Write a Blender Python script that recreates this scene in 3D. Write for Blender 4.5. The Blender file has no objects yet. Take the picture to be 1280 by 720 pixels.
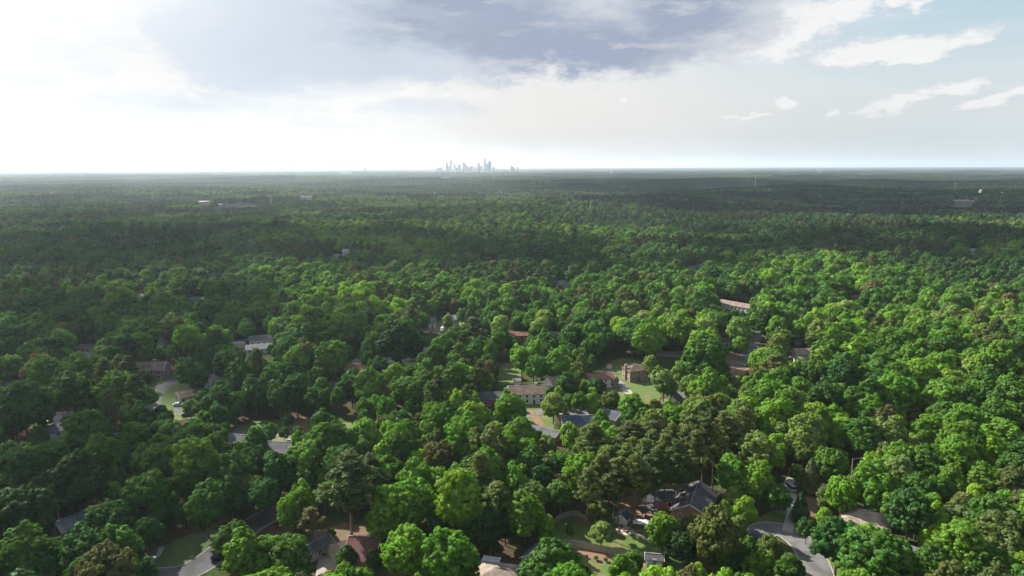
import bpy, bmesh, math, random
import numpy as np
from mathutils import Vector, Matrix
R = math.radians
sc = bpy.context.scene
COL = sc.collection
rng = random.Random(11)
nr = np.random.RandomState(7)

# ------------------------------------------------------------------ camera
CAMH, FPX, PITCH, ROLL = 105.0, 853.3, R(10.12), R(0.15)
_f = Vector((0, math.cos(PITCH), -math.sin(PITCH)))
_u0 = Vector((0, math.sin(PITCH), math.cos(PITCH)))
_x = Vector((1, 0, 0))
_r = math.cos(ROLL) * _x - math.sin(ROLL) * _u0
_u = math.sin(ROLL) * _x + math.cos(ROLL) * _u0
cam = bpy.data.objects.new('camera', bpy.data.cameras.new('camera'))
COL.objects.link(cam)
M = Matrix((_r, _u, -_f)).transposed().to_4x4()
M.translation = (0, 0, CAMH)
cam.matrix_world = M
cam.data.lens = 24; cam.data.sensor_width = 36
cam.data.clip_start = 1; cam.data.clip_end = 250000
sc.camera = cam

def at(px, py, z=0.0):
    d = _f + _r * ((px - 640) / FPX) + _u * ((360 - py) / FPX)
    t = (z - CAMH) / d.z
    return Vector((d.x * t, d.y * t, z))
_ra, _ua, _fa = (np.array(v) for v in (_r, _u, _f))
def proj(P):
    Q = np.asarray(P, float) - np.array([0, 0, CAMH])
    zc = Q @ _fa
    zc = np.where(zc < 1, 1, zc)
    return 640 + FPX * (Q @ _ra) / zc, 360 - FPX * (Q @ _ua) / zc, zc

def hgt(x, y):
    """terrain height: level by the houses, gently rolling beyond"""
    x = np.asarray(x, float); y = np.asarray(y, float)
    r = np.hypot(x, y)
    k = np.clip((r - 560) / 900, 0, 1); k = k * k * (3 - 2 * k)
    a = 7 * np.sin(x / 310 + 1.1) * np.cos(y / 270 + .4) + 5 * np.sin(x / 150 - y / 190 + 2) + 6 * np.sin(y / 520 + x / 900)
    far = np.clip((r - 9000) / 3000, 0, 1)
    return k * a * (1 - far) + far * 13 + k * (1 - far) * 2

# ------------------------------------------------------------------ tagging
def tag(o, label=None, cat=None, group=None, kind=None):
    if label: o['label'] = label
    if cat: o['category'] = cat
    if group: o['group'] = group
    if kind: o['kind'] = kind
    return o
def link(o, parent=None):
    COL.objects.link(o)
    if parent is not None: o.parent = parent
    return o
def empty(name, loc, rz=0, **k):
    o = bpy.data.objects.new(name, None); o.empty_display_size = .5
    link(o); o.location = loc; o.rotation_euler = (0, 0, rz)
    return tag(o, **k)
def mesh_np(name, V, F, mats=(), mi=None, smooth=False):
    me = bpy.data.meshes.new(name)
    me.from_pydata([tuple(v) for v in V], [], F)
    for m in mats: me.materials.append(m)
    if mi is not None: me.polygons.foreach_set('material_index', mi)
    if smooth: me.polygons.foreach_set('use_smooth', [True] * len(me.polygons))
    me.update()
    return me
def quads_mesh(name, V, mat):
    """V (n,4,3) -> mesh of loose quads, fast"""
    n = len(V)
    me = bpy.data.meshes.new(name)
    me.vertices.add(n * 4); me.vertices.foreach_set('co', V.reshape(-1).astype(np.float32))
    me.loops.add(n * 4); me.loops.foreach_set('vertex_index', np.arange(n * 4, dtype=np.int32))
    me.polygons.add(n); me.polygons.foreach_set('loop_start', np.arange(0, n * 4, 4, dtype=np.int32))
    me.update(calc_edges=True)
    me.materials.append(mat)
    return me

# ------------------------------------------------------------------ materials
def newmat(name):
    m = bpy.data.materials.new(name); m.use_nodes = True
    nt = m.node_tree; nt.nodes.clear()
    return m, nt
def nd(nt, t, **k):
    n = nt.nodes.new(t)
    for a, b in k.items():
        if a.startswith('i_'):
            key = a[2:]
            key = int(key) if key.isdigit() else key
            n.inputs[key].default_value = b
        else: setattr(n, a, b)
    return n
def pmat(name, c1, c2=None, scale=1.0, rough=.85, c3=None, scale2=None, bump=0, metal=0, spec=.3, coord='Object', stretch=(1, 1, 1)):
    """principled with two or three colours blended by noise"""
    m, nt = newmat(name)
    out = nd(nt, 'ShaderNodeOutputMaterial'); b = nd(nt, 'ShaderNodeBsdfPrincipled')
    b.inputs['Roughness'].default_value = rough; b.inputs['Metallic'].default_value = metal
    b.inputs['Specular IOR Level'].default_value = spec
    nt.links.new(b.outputs[0], out.inputs[0])
    tc = nd(nt, 'ShaderNodeTexCoord'); mp = nd(nt, 'ShaderNodeMapping')
    mp.inputs['Scale'].default_value = stretch
    nt.links.new(tc.outputs[coord], mp.inputs[0])
    if c2 is None: c2 = tuple(x * .8 for x in c1)
    n1 = nd(nt, 'ShaderNodeTexNoise', i_Scale=scale, i_Detail=5.0); nt.links.new(mp.outputs[0], n1.inputs['Vector'])
    r1 = nd(nt, 'ShaderNodeValToRGB'); r1.color_ramp.elements[0].position = .35; r1.color_ramp.elements[1].position = .65
    r1.color_ramp.elements[0].color = (*c1, 1); r1.color_ramp.elements[1].color = (*c2, 1)
    nt.links.new(n1.outputs[0], r1.inputs[0]); col = r1.outputs[0]
    if c3:
        n2 = nd(nt, 'ShaderNodeTexNoise', i_Scale=scale2 or scale * .2, i_Detail=4.0); nt.links.new(mp.outputs[0], n2.inputs['Vector'])
        r2 = nd(nt, 'ShaderNodeValToRGB'); r2.color_ramp.elements[0].position = .5; r2.color_ramp.elements[1].position = .62
        r2.color_ramp.elements[0].color = (0, 0, 0, 1); r2.color_ramp.elements[1].color = (1, 1, 1, 1)
        nt.links.new(n2.outputs[0], r2.inputs[0])
        mx = nd(nt, 'ShaderNodeMix', data_type='RGBA'); nt.links.new(r2.outputs[0], mx.inputs[0])
        nt.links.new(col, mx.inputs[6]); mx.inputs[7].default_value = (*c3, 1); col = mx.outputs[2]
    nt.links.new(col, b.inputs['Base Color'])
    if bump:
        bp = nd(nt, 'ShaderNodeBump', i_Strength=bump, i_Distance=.1); nt.links.new(n1.outputs[0], bp.inputs['Height'])
        nt.links.new(bp.outputs[0], b.inputs['Normal'])
    return m
def leaf_mat(name, needle=False, calm=False):
    m, nt = newmat(name)
    L = nt.links.new
    out = nd(nt, 'ShaderNodeOutputMaterial')
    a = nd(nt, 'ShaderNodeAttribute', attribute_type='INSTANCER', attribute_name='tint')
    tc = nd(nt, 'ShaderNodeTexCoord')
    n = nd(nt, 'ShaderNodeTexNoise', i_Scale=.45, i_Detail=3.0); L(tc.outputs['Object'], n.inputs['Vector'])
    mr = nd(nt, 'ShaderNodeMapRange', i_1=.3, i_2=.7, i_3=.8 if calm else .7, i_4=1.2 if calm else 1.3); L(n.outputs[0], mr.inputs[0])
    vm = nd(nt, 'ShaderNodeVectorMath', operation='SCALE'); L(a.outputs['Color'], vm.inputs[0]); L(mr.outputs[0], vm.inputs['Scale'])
    wl = nd(nt, 'ShaderNodeTexWhiteNoise', noise_dimensions='3D')
    sn = nd(nt, 'ShaderNodeVectorMath', operation='SNAP'); L(tc.outputs['Object'], sn.inputs[0]); sn.inputs[1].default_value = (.7, .7, .7)
    L(sn.outputs[0], wl.inputs['Vector'])
    hs = nd(nt, 'ShaderNodeHueSaturation'); L(vm.outputs[0], hs.inputs['Color'])
    h = nd(nt, 'ShaderNodeMapRange', i_1=0., i_2=1., i_3=.485, i_4=.51); L(wl.outputs[0], h.inputs[0]); L(h.outputs[0], hs.inputs['Hue'])
    v = nd(nt, 'ShaderNodeMapRange', i_1=0., i_2=1., i_3=.92 if calm else .84, i_4=1.08 if calm else 1.16); L(wl.outputs[0], v.inputs[0]); L(v.outputs[0], hs.inputs['Value'])
    d = nd(nt, 'ShaderNodeBsdfDiffuse'); L(hs.outputs[0], d.inputs[0])
    tr = nd(nt, 'ShaderNodeBsdfTranslucent')
    yl = nd(nt, 'ShaderNodeMix', data_type='RGBA', blend_type='MULTIPLY'); yl.inputs[0].default_value = 1
    L(hs.outputs[0], yl.inputs[6]); yl.inputs[7].default_value = (1.35, 1.45, .5, 1)
    L(yl.outputs[2], tr.inputs[0])
    mx = nd(nt, 'ShaderNodeMixShader'); mx.inputs[0].default_value = .18 if needle else .42
    L(d.outputs[0], mx.inputs[1]); L(tr.outputs[0], mx.inputs[2])
    gl = nd(nt, 'ShaderNodeBsdfGlossy'); gl.inputs['Roughness'].default_value = .55; gl.inputs[0].default_value = (.9, .95, .9, 1)
    m2 = nd(nt, 'ShaderNodeMixShader'); m2.inputs[0].default_value = .012
    L(mx.outputs[0], m2.inputs[1]); L(gl.outputs[0], m2.inputs[2])
    L(m2.outputs[0], out.inputs[0])
    return m
LEAF = leaf_mat('leaf'); LEAF2 = leaf_mat('far_leaf', False, True); NEEDLE2 = leaf_mat('far_needle', True, True); NEEDLE = leaf_mat('needle', True)
BARK = pmat('bark', (.09, .07, .055), (.16, .13, .11), 2.0, .95, stretch=(3, 3, .5))
PBARK = pmat('pine_bark', (.10, .062, .045), (.17, .12, .09), 2.0, .95, stretch=(3, 3, .5))

def ground_mat():
    m, nt = newmat('ground'); L = nt.links.new
    out = nd(nt, 'ShaderNodeOutputMaterial'); b = nd(nt, 'ShaderNodeBsdfDiffuse'); L(b.outputs[0], out.inputs[0])
    tc = nd(nt, 'ShaderNodeTexCoord')
    n1 = nd(nt, 'ShaderNodeTexNoise', i_Scale=.05, i_Detail=6.0); L(tc.outputs['Object'], n1.inputs['Vector'])
    n2 = nd(nt, 'ShaderNodeTexNoise', i_Scale=.8, i_Detail=5.0); L(tc.outputs['Object'], n2.inputs['Vector'])
    r = nd(nt, 'ShaderNodeValToRGB'); e = r.color_ramp.elements
    e[0].position = .38; e[0].color = (.075, .05, .032, 1); e[1].position = .62; e[1].color = (.04, .07, .02, 1)
    x = e.new(.5); x.color = (.055, .06, .026, 1)
    L(n1.outputs[0], r.inputs[0])
    mr = nd(nt, 'ShaderNodeMapRange', i_1=.3, i_2=.7, i_3=.65, i_4=1.35); L(n2.outputs[0], mr.inputs[0])
    vm = nd(nt, 'ShaderNodeVectorMath', operation='SCALE'); L(r.outputs[0], vm.inputs[0]); L(mr.outputs[0], vm.inputs['Scale'])
    # wooded land far off: the sheet itself carries the canopy's colours
    ln = nd(nt, 'ShaderNodeVectorMath', operation='LENGTH'); L(tc.outputs['Object'], ln.inputs[0])
    fr = nd(nt, 'ShaderNodeMapRange', i_1=2500., i_2=5000., i_3=0., i_4=1.); L(ln.outputs['Value'], fr.inputs[0])
    n3 = nd(nt, 'ShaderNodeTexNoise', i_Scale=.0016, i_Detail=7.0); L(tc.outputs['Object'], n3.inputs['Vector'])
    r3 = nd(nt, 'ShaderNodeValToRGB'); r3.color_ramp.elements[0].position = .3; r3.color_ramp.elements[1].position = .7
    r3.color_ramp.elements[0].color = (.016, .03, .012, 1); r3.color_ramp.elements[1].color = (.035, .055, .018, 1)
    L(n3.outputs[0], r3.inputs[0])
    mx = nd(nt, 'ShaderNodeMix', data_type='RGBA'); L(fr.outputs[0], mx.inputs[0]); L(vm.outputs[0], mx.inputs[6]); L(r3.outputs[0], mx.inputs[7])
    L(mx.outputs[2], b.inputs[0])
    return m
GROUND = ground_mat()
def brick_mat(name, a, bcol, mortar=(.35, .31, .27)):
    m, nt = newmat(name); L = nt.links.new
    out = nd(nt, 'ShaderNodeOutputMaterial'); b = nd(nt, 'ShaderNodeBsdfPrincipled', i_Roughness=.9); L(b.outputs[0], out.inputs[0])
    tc = nd(nt, 'ShaderNodeTexCoord'); sx = nd(nt, 'ShaderNodeSeparateXYZ'); L(tc.outputs['Object'], sx.inputs[0])
    ad = nd(nt, 'ShaderNodeMath', operation='ADD'); L(sx.outputs[0], ad.inputs[0]); L(sx.outputs[1], ad.inputs[1])
    cx = nd(nt, 'ShaderNodeCombineXYZ'); L(ad.outputs[0], cx.inputs[0]); L(sx.outputs[2], cx.inputs[1])
    br = nd(nt, 'ShaderNodeTexBrick', i_Scale=1.0); L(cx.outputs[0], br.inputs['Vector'])
    br.inputs['Color1'].default_value = (*a, 1); br.inputs['Color2'].default_value = (*bcol, 1); br.inputs['Mortar'].default_value = (*mortar, 1)
    br.inputs['Brick Width'].default_value = .24; br.inputs['Row Height'].default_value = .08; br.inputs['Mortar Size'].default_value = .008
    n = nd(nt, 'ShaderNodeTexNoise', i_Scale=.9, i_Detail=4.0); L(tc.outputs['Object'], n.inputs['Vector'])
    mr = nd(nt, 'ShaderNodeMapRange', i_1=.3, i_2=.7, i_3=.75, i_4=1.2); L(n.outputs[0], mr.inputs[0])
    vm = nd(nt, 'ShaderNodeVectorMath', operation='SCALE'); L(br.outputs[0], vm.inputs[0]); L(mr.outputs[0], vm.inputs['Scale'])
    L(vm.outputs[0], b.inputs['Base Color'])
    return m
def shingle_mat(name, c):
    m, nt = newmat(name); L = nt.links.new
    out = nd(nt, 'ShaderNodeOutputMaterial'); b = nd(nt, 'ShaderNodeBsdfPrincipled', i_Roughness=.95); L(b.outputs[0], out.inputs[0])
    b.inputs['Specular IOR Level'].default_value = .08
    tc = nd(nt, 'ShaderNodeTexCoord')
    mp = nd(nt, 'ShaderNodeMapping'); mp.inputs['Scale'].default_value = (.6, 1, 7); L(tc.outputs['Object'], mp.inputs[0])
    n = nd(nt, 'ShaderNodeTexNoise', i_Scale=1.2, i_Detail=6.0); L(mp.outputs[0], n.inputs['Vector'])
    n2 = nd(nt, 'ShaderNodeTexNoise', i_Scale=.35, i_Detail=4.0); L(tc.outputs['Object'], n2.inputs['Vector'])
    a = nd(nt, 'ShaderNodeMapRange', i_1=.3, i_2=.7, i_3=.75, i_4=1.25); L(n.outputs[0], a.inputs[0])
    a2 = nd(nt, 'ShaderNodeMapRange', i_1=.35, i_2=.65, i_3=.75, i_4=1.2); L(n2.outputs[0], a2.inputs[0])
    mu = nd(nt, 'ShaderNodeMath', operation='MULTIPLY'); L(a.outputs[0], mu.inputs[0]); L(a2.outputs[0], mu.inputs[1])
    vm = nd(nt, 'ShaderNodeVectorMath', operation='SCALE'); vm.inputs[0].default_value = tuple(x * .8 for x in c); L(mu.outputs[0], vm.inputs['Scale'])
    L(vm.outputs[0], b.inputs['Base Color'])
    return m
def siding_mat(name, c):
    m, nt = newmat(name); L = nt.links.new
    out = nd(nt, 'ShaderNodeOutputMaterial'); b = nd(nt, 'ShaderNodeBsdfPrincipled', i_Roughness=.6); L(b.outputs[0], out.inputs[0])
    tc = nd(nt, 'ShaderNodeTexCoord'); w = nd(nt, 'ShaderNodeTexWave', bands_direction='Z', wave_profile='SAW', i_Scale=1.6); L(tc.outputs['Object'], w.inputs[0])
    n = nd(nt, 'ShaderNodeTexNoise', i_Scale=.8, i_Detail=4.0); L(tc.outputs['Object'], n.inputs['Vector'])
    a = nd(nt, 'ShaderNodeMapRange', i_1=0., i_2=1., i_3=.84, i_4=1.0); L(w.outputs[1], a.inputs[0])
    a2 = nd(nt, 'ShaderNodeMapRange', i_1=.35, i_2=.65, i_3=.85, i_4=1.05); L(n.outputs[0], a2.inputs[0])
    mu = nd(nt, 'ShaderNodeMath', operation='MULTIPLY'); L(a.outputs[0], mu.inputs[0]); L(a2.outputs[0], mu.inputs[1])
    vm = nd(nt, 'ShaderNodeVectorMath', operation='SCALE'); vm.inputs[0].default_value = c; L(mu.outputs[0], vm.inputs['Scale'])
    L(vm.outputs[0], b.inputs['Base Color'])
    return m
W = {'brick': brick_mat('red_brick', (.33, .12, .075), (.24, .09, .06)),
     'brown': brick_mat('brown_brick', (.24, .13, .10), (.17, .10, .08)),
     'white': siding_mat('white_siding', (.60, .60, .58)), 'tan': siding_mat('tan_siding', (.50, .42, .30)),
     'grey': siding_mat('grey_siding', (.42, .44, .46)), 'cream': siding_mat('cream_siding', (.62, .57, .47)),
     'blue': siding_mat('blue_siding', (.33, .40, .47))}
RF = {k: shingle_mat(k + '_shingles', c) for k, c in dict(
    charcoal=(.125, .122, .122), grey=(.15, .15, .155), slate=(.10, .11, .125), brown=(.16, .12, .095), tan=(.30, .24, .19),
    maroon=(.17, .085, .075), terracotta=(.25, .125, .09), pale=(.40, .39, .37), light=(.27, .27, .275), pinkish=(.26, .19, .16)).items()}
GLASS = pmat('window_glass', (.02, .025, .03), (.035, .04, .05), 3, .12, spec=.6)
TRIM = pmat('white_trim', (.75, .75, .73), (.66, .66, .64), 2, .5)
DOORM = pmat('door_paint', (.16, .05, .04), (.12, .04, .03), 2, .5)
ASPH = pmat('asphalt', (.115, .112, .11), (.15, .145, .14), .5, .92, c3=(.085, .083, .082), scale2=.12, coord='Object')
ASPH2 = pmat('fresh_asphalt', (.065, .066, .07), (.09, .09, .092), .5, .92, c3=(.05, .05, .053), scale2=.12)
CONC = pmat('concrete', (.28, .25, .21), (.34, .31, .27), .6, .9, c3=(.22, .19, .155), scale2=.2)
PAINT = pmat('road_paint', (.7, .7, .68), (.5, .5, .48), 1.5, .7)
GRASS = pmat('lawn_grass', (.060, .11, .018), (.085, .125, .024), .35, .95, c3=(.13, .12, .045), scale2=.12, bump=.3)
MEADOW_AND_SHADE = pmat('meadow_and_lawn_shade', (.05, .085, .02), (.07, .10, .03), .02, .95)
DIRT = pmat('red_dirt', (.21, .11, .065), (.16, .10, .065), .5, .95, c3=(.12, .10, .05), scale2=.25, bump=.3)
MULCH = pmat('mulch', (.16, .085, .05), (.11, .07, .045), .8, .95, c3=(.08, .09, .035), scale2=.3, bump=.4)
WOODF = pmat('weathered_wood', (.26, .22, .17), (.34, .29, .23), 1.2, .9, stretch=(6, 6, .4))
METAL = pmat('grey_metal', (.35, .36, .37), (.45, .46, .47), 1, .4, metal=.8)
DMETAL = pmat('dark_metal', (.05, .05, .05), (.08, .08, .08), 1, .5, metal=.3)
STONE = pmat('pale_stone', (.40, .35, .28), (.32, .27, .21), 1.5, .9)
WROOF = pmat('white_roofing', (.46, .46, .45), (.38, .38, .37), .2, .9, spec=.1)
TYRE = pmat('rubber', (.02, .02, .02), (.03, .03, .03), 5, .8)
SOLAR = pmat('solar_cells', (.02, .03, .06), (.03, .04, .08), .8, .2, spec=.6)
CLOUD = pmat('cloud_vapour', (.9, .9, .9), (.8, .8, .8), .01, 1.0)

# ------------------------------------------------------------------ mesh builder
class MB:
    def __init__(s): s.v = []; s.f = []; s.m = []
    def add(s, V, F, mi=0):
        o = len(s.v); s.v += [tuple(v) for v in V]; s.f += [tuple(i + o for i in f) for f in F]; s.m += [mi] * len(F)
    def box(s, c, d, rz=0, mi=0):
        ca, sa = math.cos(rz), math.sin(rz); V = []
        for z in (-.5, .5):
            for x, y in ((-.5, -.5), (.5, -.5), (.5, .5), (-.5, .5)):
                X, Y = x * d[0], y * d[1]
                V.append((c[0] + X * ca - Y * sa, c[1] + X * sa + Y * ca, c[2] + z * d[2]))
        s.add(V, [(3, 2, 1, 0), (4, 5, 6, 7), (0, 1, 5, 4), (1, 2, 6, 5), (2, 3, 7, 6), (3, 0, 4, 7)], mi)
    def prism(s, pts, z0, z1, mi=0):
        n = len(pts)
        V = [(x, y, z0) for x, y in pts] + [(x, y, z1) for x, y in pts]
        F = [tuple(range(n))[::-1], tuple(range(n, 2 * n))] + [(i, (i + 1) % n, n + (i + 1) % n, n + i) for i in range(n)]
        s.add(V, F, mi)
    def tube(s, a, b, r0, r1, n=7, mi=0, cap=True):
        a, b = Vector(a), Vector(b); d = (b - a).normalized()
        p = d.orthogonal().normalized(); q = d.cross(p); V = []
        for c, r in ((a, r0), (b, r1)):
            for i in range(n):
                t = 2 * math.pi * i / n; V.append(c + (p * math.cos(t) + q * math.sin(t)) * r)
        F = [(i, (i + 1) % n, n + (i + 1) % n, n + i) for i in range(n)]
        if cap: F += [tuple(range(n))[::-1], tuple(range(n, 2 * n))]
        s.add(V, F, mi)
    def build(s, name, mats, parent=None, smooth=False):
        me = mesh_np(name, s.v, s.f, mats if isinstance(mats, (list, tuple)) else (mats,), s.m, smooth)
        return link(bpy.data.objects.new(name, me), parent)

# ------------------------------------------------------------------ ground, with the canopy's own level far off
rad = np.concatenate([[0, 40], np.geomspace(90, 40000, 130)])
na = 288
ang = np.arange(na) * 2 * math.pi / na
X = rad[:, None] * np.cos(ang); Y = rad[:, None] * np.sin(ang)
Z = hgt(X, Y)
V = np.stack([X, Y, Z], -1).reshape(-1, 3)
F = []
for i in range(len(rad) - 1):
    for j in range(na):
        a, b = i * na + j, i * na + (j + 1) % na
        F.append((a + na, b + na, b, a) if i else (a + na, b + na, 0))
me = mesh_np('ground', V, F, (GROUND,), smooth=True)
bm = bmesh.new(); bm.from_mesh(me); bmesh.ops.remove_doubles(bm, verts=bm.verts, dist=.01)
bmesh.ops.recalc_face_normals(bm, faces=bm.faces)
if sum(f.normal.z for f in bm.faces) < 0: bmesh.ops.reverse_faces(bm, faces=bm.faces)
bm.to_mesh(me); bm.free()
g = link(bpy.data.objects.new('ground', me)); tag(g, 'forest floor of leaf litter and rough grass', kind='structure')

def smooth_line(P, step=2.0):
    P = [Vector(p) for p in P]; Q = [P[0] * 2 - P[1]] + P + [P[-1] * 2 - P[-2]]; out = []
    for i in range(1, len(Q) - 2):
        p0, p1, p2, p3 = Q[i - 1:i + 3]; n = max(2, int((p2 - p1).length / step))
        for k in range(n):
            t = k / n
            out.append(.5 * ((2 * p1) + (p2 - p0) * t + (2 * p0 - 5 * p1 + 4 * p2 - p3) * t * t + (3 * p1 - p0 - 3 * p2 + p3) * t ** 3))
    return out + [P[-1]]
BLOCK = []      # world circles no trunk may stand in (x, y, r)
GUARD = []      # picture boxes that stay open in front of a place (x0, y0, x1, y1, distance)
def guard(x0, y0, x1, y1, base=None):
    if base is None and y1 - y0 > 9:
        n = int(math.ceil((y1 - y0) / 7)); st = (y1 - y0) / n
        for i in range(n): guard(x0, y0 + i * st, x1, y0 + (i + 1) * st, y0 + (i + 1) * st)
        return
    p = at((x0 + x1) / 2, base if base else y1, 0)
    GUARD.append((x0, y0, x1, y1, math.hypot(p.x, p.y)))
ZL = [0.02]
def ribbon(name, pts, w, mat, kerb=False, label=None, world=False, block=True, line=False):
    C = smooth_line(pts if world else [at(x, y) for x, y in pts])
    ZL[0] += .004; z = ZL[0]
    N = []
    for i, p in enumerate(C):
        t = (C[min(i + 1, len(C) - 1)] - C[max(i - 1, 0)]).normalized(); N.append(Vector((-t.y, t.x, 0)))
    b = MB(); V = []
    for p, n in zip(C, N):
        h = float(hgt(p.x, p.y)); V += [(p.x + n.x * w / 2, p.y + n.y * w / 2, z + h), (p.x - n.x * w / 2, p.y - n.y * w / 2, z + h)]
    b.add(V, [(2 * i, 2 * i + 1, 2 * i + 3, 2 * i + 2) for i in range(len(C) - 1)])
    o = b.build(name, mat); tag(o, label, kind='structure')
    if kerb:
        for s in (1, -1):
            k = MB(); V = []
            for p, n in zip(C, N):
                for d, zz in ((0, .0), (0, .13), (.32, .13), (.32, .0)):
                    V.append((p.x + n.x * s * (w / 2 + d), p.y + n.y * s * (w / 2 + d), zz + float(hgt(p.x, p.y)) + .01))
            k.add(V, [(4 * i + a, 4 * i + (a + 1) % 4, 4 * i + 4 + (a + 1) % 4, 4 * i + 4 + a) for i in range(len(C) - 1) for a in range(4)])
            tag(k.build('kerb', CONC), 'pale concrete kerb along the road', kind='structure')
    if block:
        for p in C[::2]: BLOCK.append((p.x, p.y, w / 2 + .3))
    return C
def patch(name, poly, mat, label=None, world=False, wob=.8):
    P = [Vector(p) if world else at(*p) for p in poly]
    P = smooth_line(P + [P[0]], 1.5)[:-1]
    ZL[0] += .004; z = ZL[0]
    P = [p + Vector((rng.uniform(-wob, wob), rng.uniform(-wob, wob), 0)) for p in P]
    bm = bmesh.new(); vs = [bm.verts.new((p.x, p.y, z + float(hgt(p.x, p.y)))) for p in P]
    bm.faces.new(vs); bmesh.ops.triangulate(bm, faces=bm.faces)
    me = bpy.data.meshes.new(name); bm.to_mesh(me); bm.free(); me.materials.append(mat)
    o = link(bpy.data.objects.new(name, me)); tag(o, label, kind='structure')
    if me.polygons and sum(p.normal.z for p in me.polygons) < 0: me.flip_normals()

def blockpoly(poly, r=2.0, step=5):
    P = [at(*p) for p in poly]
    xs = [p.x for p in P]; ys = [p.y for p in P]
    x = min(xs)
    while x <= max(xs):
        y = min(ys)
        while y <= max(ys):
            c = False; j = len(P) - 1
            for i in range(len(P)):
                if (P[i].y > y) != (P[j].y > y) and x < (P[j].x - P[i].x) * (y - P[i].y) / (P[j].y - P[i].y) + P[i].x: c = not c
                j = i
            if c: BLOCK.append((x, y, r + step * .6))
            y += step
        x += step

# ------------------------------------------------------------------ land cover
def lawn(poly, mat=GRASS, name='lawn', label=None, blk=True):
    patch(name, poly, mat, label)
    if blk: blockpoly(poly)
lawn([(688, 660), (698, 648), (728, 646), (768, 640), (812, 642), (836, 655), (836, 690), (812, 700), (790, 694), (745, 688), (705, 682), (692, 676)])
lawn([(690, 690), (725, 687), (790, 699), (836, 702), (870, 722), (860, 745), (720, 750), (690, 715)])
lawn([(782, 612), (800, 606), (850, 604), (866, 612), (850, 625), (838, 650), (800, 655), (775, 645), (770, 630)], DIRT, 'red_dirt')
lawn([(718, 646), (740, 640), (758, 650), (745, 658), (722, 656)], MULCH, 'mulch_bed')
lawn([(706, 684), (735, 686), (790, 697), (806, 701), (800, 708), (760, 702), (710, 694)], DIRT, 'mulch_bed')
lawn([(1028, 672), (1048, 690), (1062, 715), (1070, 745), (1034, 745), (1030, 705)])
lawn([(172, 708), (196, 686), (225, 672), (258, 664), (280, 668), (262, 690), (232, 710), (180, 716)], MEADOW_AND_SHADE)  # meadow colour darkens this lawn in place of cloud shade
lawn([(196, 478), (218, 468), (236, 478), (236, 505), (232, 524), (205, 520), (195, 498)])
lawn([(728, 478), (765, 452), (785, 448), (835, 462), (845, 480), (812, 505), (770, 500), (735, 494)])
lawn([(640, 500), (668, 500), (690, 512), (688, 545), (655, 545), (645, 525)])
lawn([(430, 704), (520, 706), (545, 722), (540, 742), (420, 742)])
lawn([(395, 662), (432, 655), (470, 658), (440, 680), (425, 700), (400, 712), (392, 695)], MULCH, 'mulch_bed')
lawn([(905, 440), (938, 444), (938, 458), (925, 470), (900, 470), (896, 455)], DIRT, 'red_dirt')
lawn([(985, 600), (1015, 604), (1022, 628), (1018, 650), (990, 655), (975, 640)], MULCH, 'red_dirt')
lawn([(936, 655), (960, 640), (985, 640), (1000, 655), (980, 660), (950, 655)])
lawn([(200, 462), (212, 458), (236, 460), (240, 472), (215, 476)])
lawn([(545, 400), (585, 400), (590, 410), (540, 412)])
lawn([(624, 455), (645, 452), (652, 470), (640, 480), (622, 478)])
lawn([(0, 545), (60, 545), (70, 560), (10, 575)], MULCH, 'mulch_bed')
lawn([(300, 532), (340, 525), (440, 530), (440, 560), (380, 575), (310, 565)])
lawn([(1184, 256), (1196, 252), (1216, 253), (1220, 259), (1196, 262), (1180, 260)], MEADOW_AND_SHADE, 'lawn')

# roads
ribbon('road', [(1030, 760), (1022, 715), (1008, 685), (985, 666), (964, 661), (951, 665), (944, 671)], 7.4, ASPH, True, 'grey asphalt road with a pale kerb')
ribbon('driveway', [(984, 665), (989, 645), (991, 625), (985, 606), (990, 598)], 2.9, CONC, label='narrow concrete driveway')
ribbon('road', [(140, 722), (190, 722), (226, 718), (255, 704), (282, 684), (310, 660), (345, 641), (392, 626)], 8, ASPH2, True, 'grey asphalt road with a pale kerb')
ribbon('road', [(30, 492), (-20, 492)], 6.5, ASPH)
ribbon('path', [(178, 716), (186, 705), (198, 694), (202, 684)], 1.4, CONC, label='pale footpath across the grass')
ribbon('road', [(192, 535), (191, 510), (196, 492), (214, 478), (240, 464), (262, 448), (272, 434), (300, 426), (330, 424)], 6.5, ASPH, False)
ribbon('driveway', [(222, 508), (236, 520), (258, 524)], 4.5, ASPH)
ribbon('road', [(-30, 484), (20, 481), (60, 476), (110, 470)], 10, ASPH)
ribbon('road', [(40, 520), (80, 518), (120, 512)], 8, ASPH)
ribbon('road', [(0, 560), (30, 552), (58, 548), (64, 530), (76, 515)], 5, CONC)
ribbon('road', [(290, 540), (340, 541), (400, 545), (450, 545), (500, 540), (640, 522), (668, 516)], 6.5, ASPH)
ribbon('driveway', [(376, 544), (374, 532), (380, 522)], 5, DIRT)
ribbon('road', [(455, 425), (520, 412), (560, 414), (610, 419), (640, 425)], 8, ASPH)
ribbon('road', [(440, 452), (490, 450), (530, 444), (560, 436)], 11, ASPH)
ribbon('driveway', [(478, 464), (487, 472), (492, 480)], 4, DIRT)
ribbon('road', [(1010, 398), (960, 412), (945, 424), (937, 440), (930, 452), (915, 462), (880, 475), (860, 490), (800, 512), (668, 516)], 6.5, ASPH)
ribbon('driveway', [(898, 470), (912, 464), (926, 459)], 5, DIRT)
ribbon('driveway', [(990, 448), (985, 441), (975, 438)], 5, DIRT)
ribbon('driveway', [(770, 476), (778, 483), (790, 496)], 4, CONC, label='concrete driveway beside the lawn')
ribbon('driveway', [(664, 512), (672, 526), (684, 540)], 3.2, DIRT)
ribbon('driveway', [(405, 735), (408, 712), (412, 692)], 5, CONC)
ribbon('road', [(820, 442), (845, 443), (868, 440)], 12, ASPH)
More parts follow.
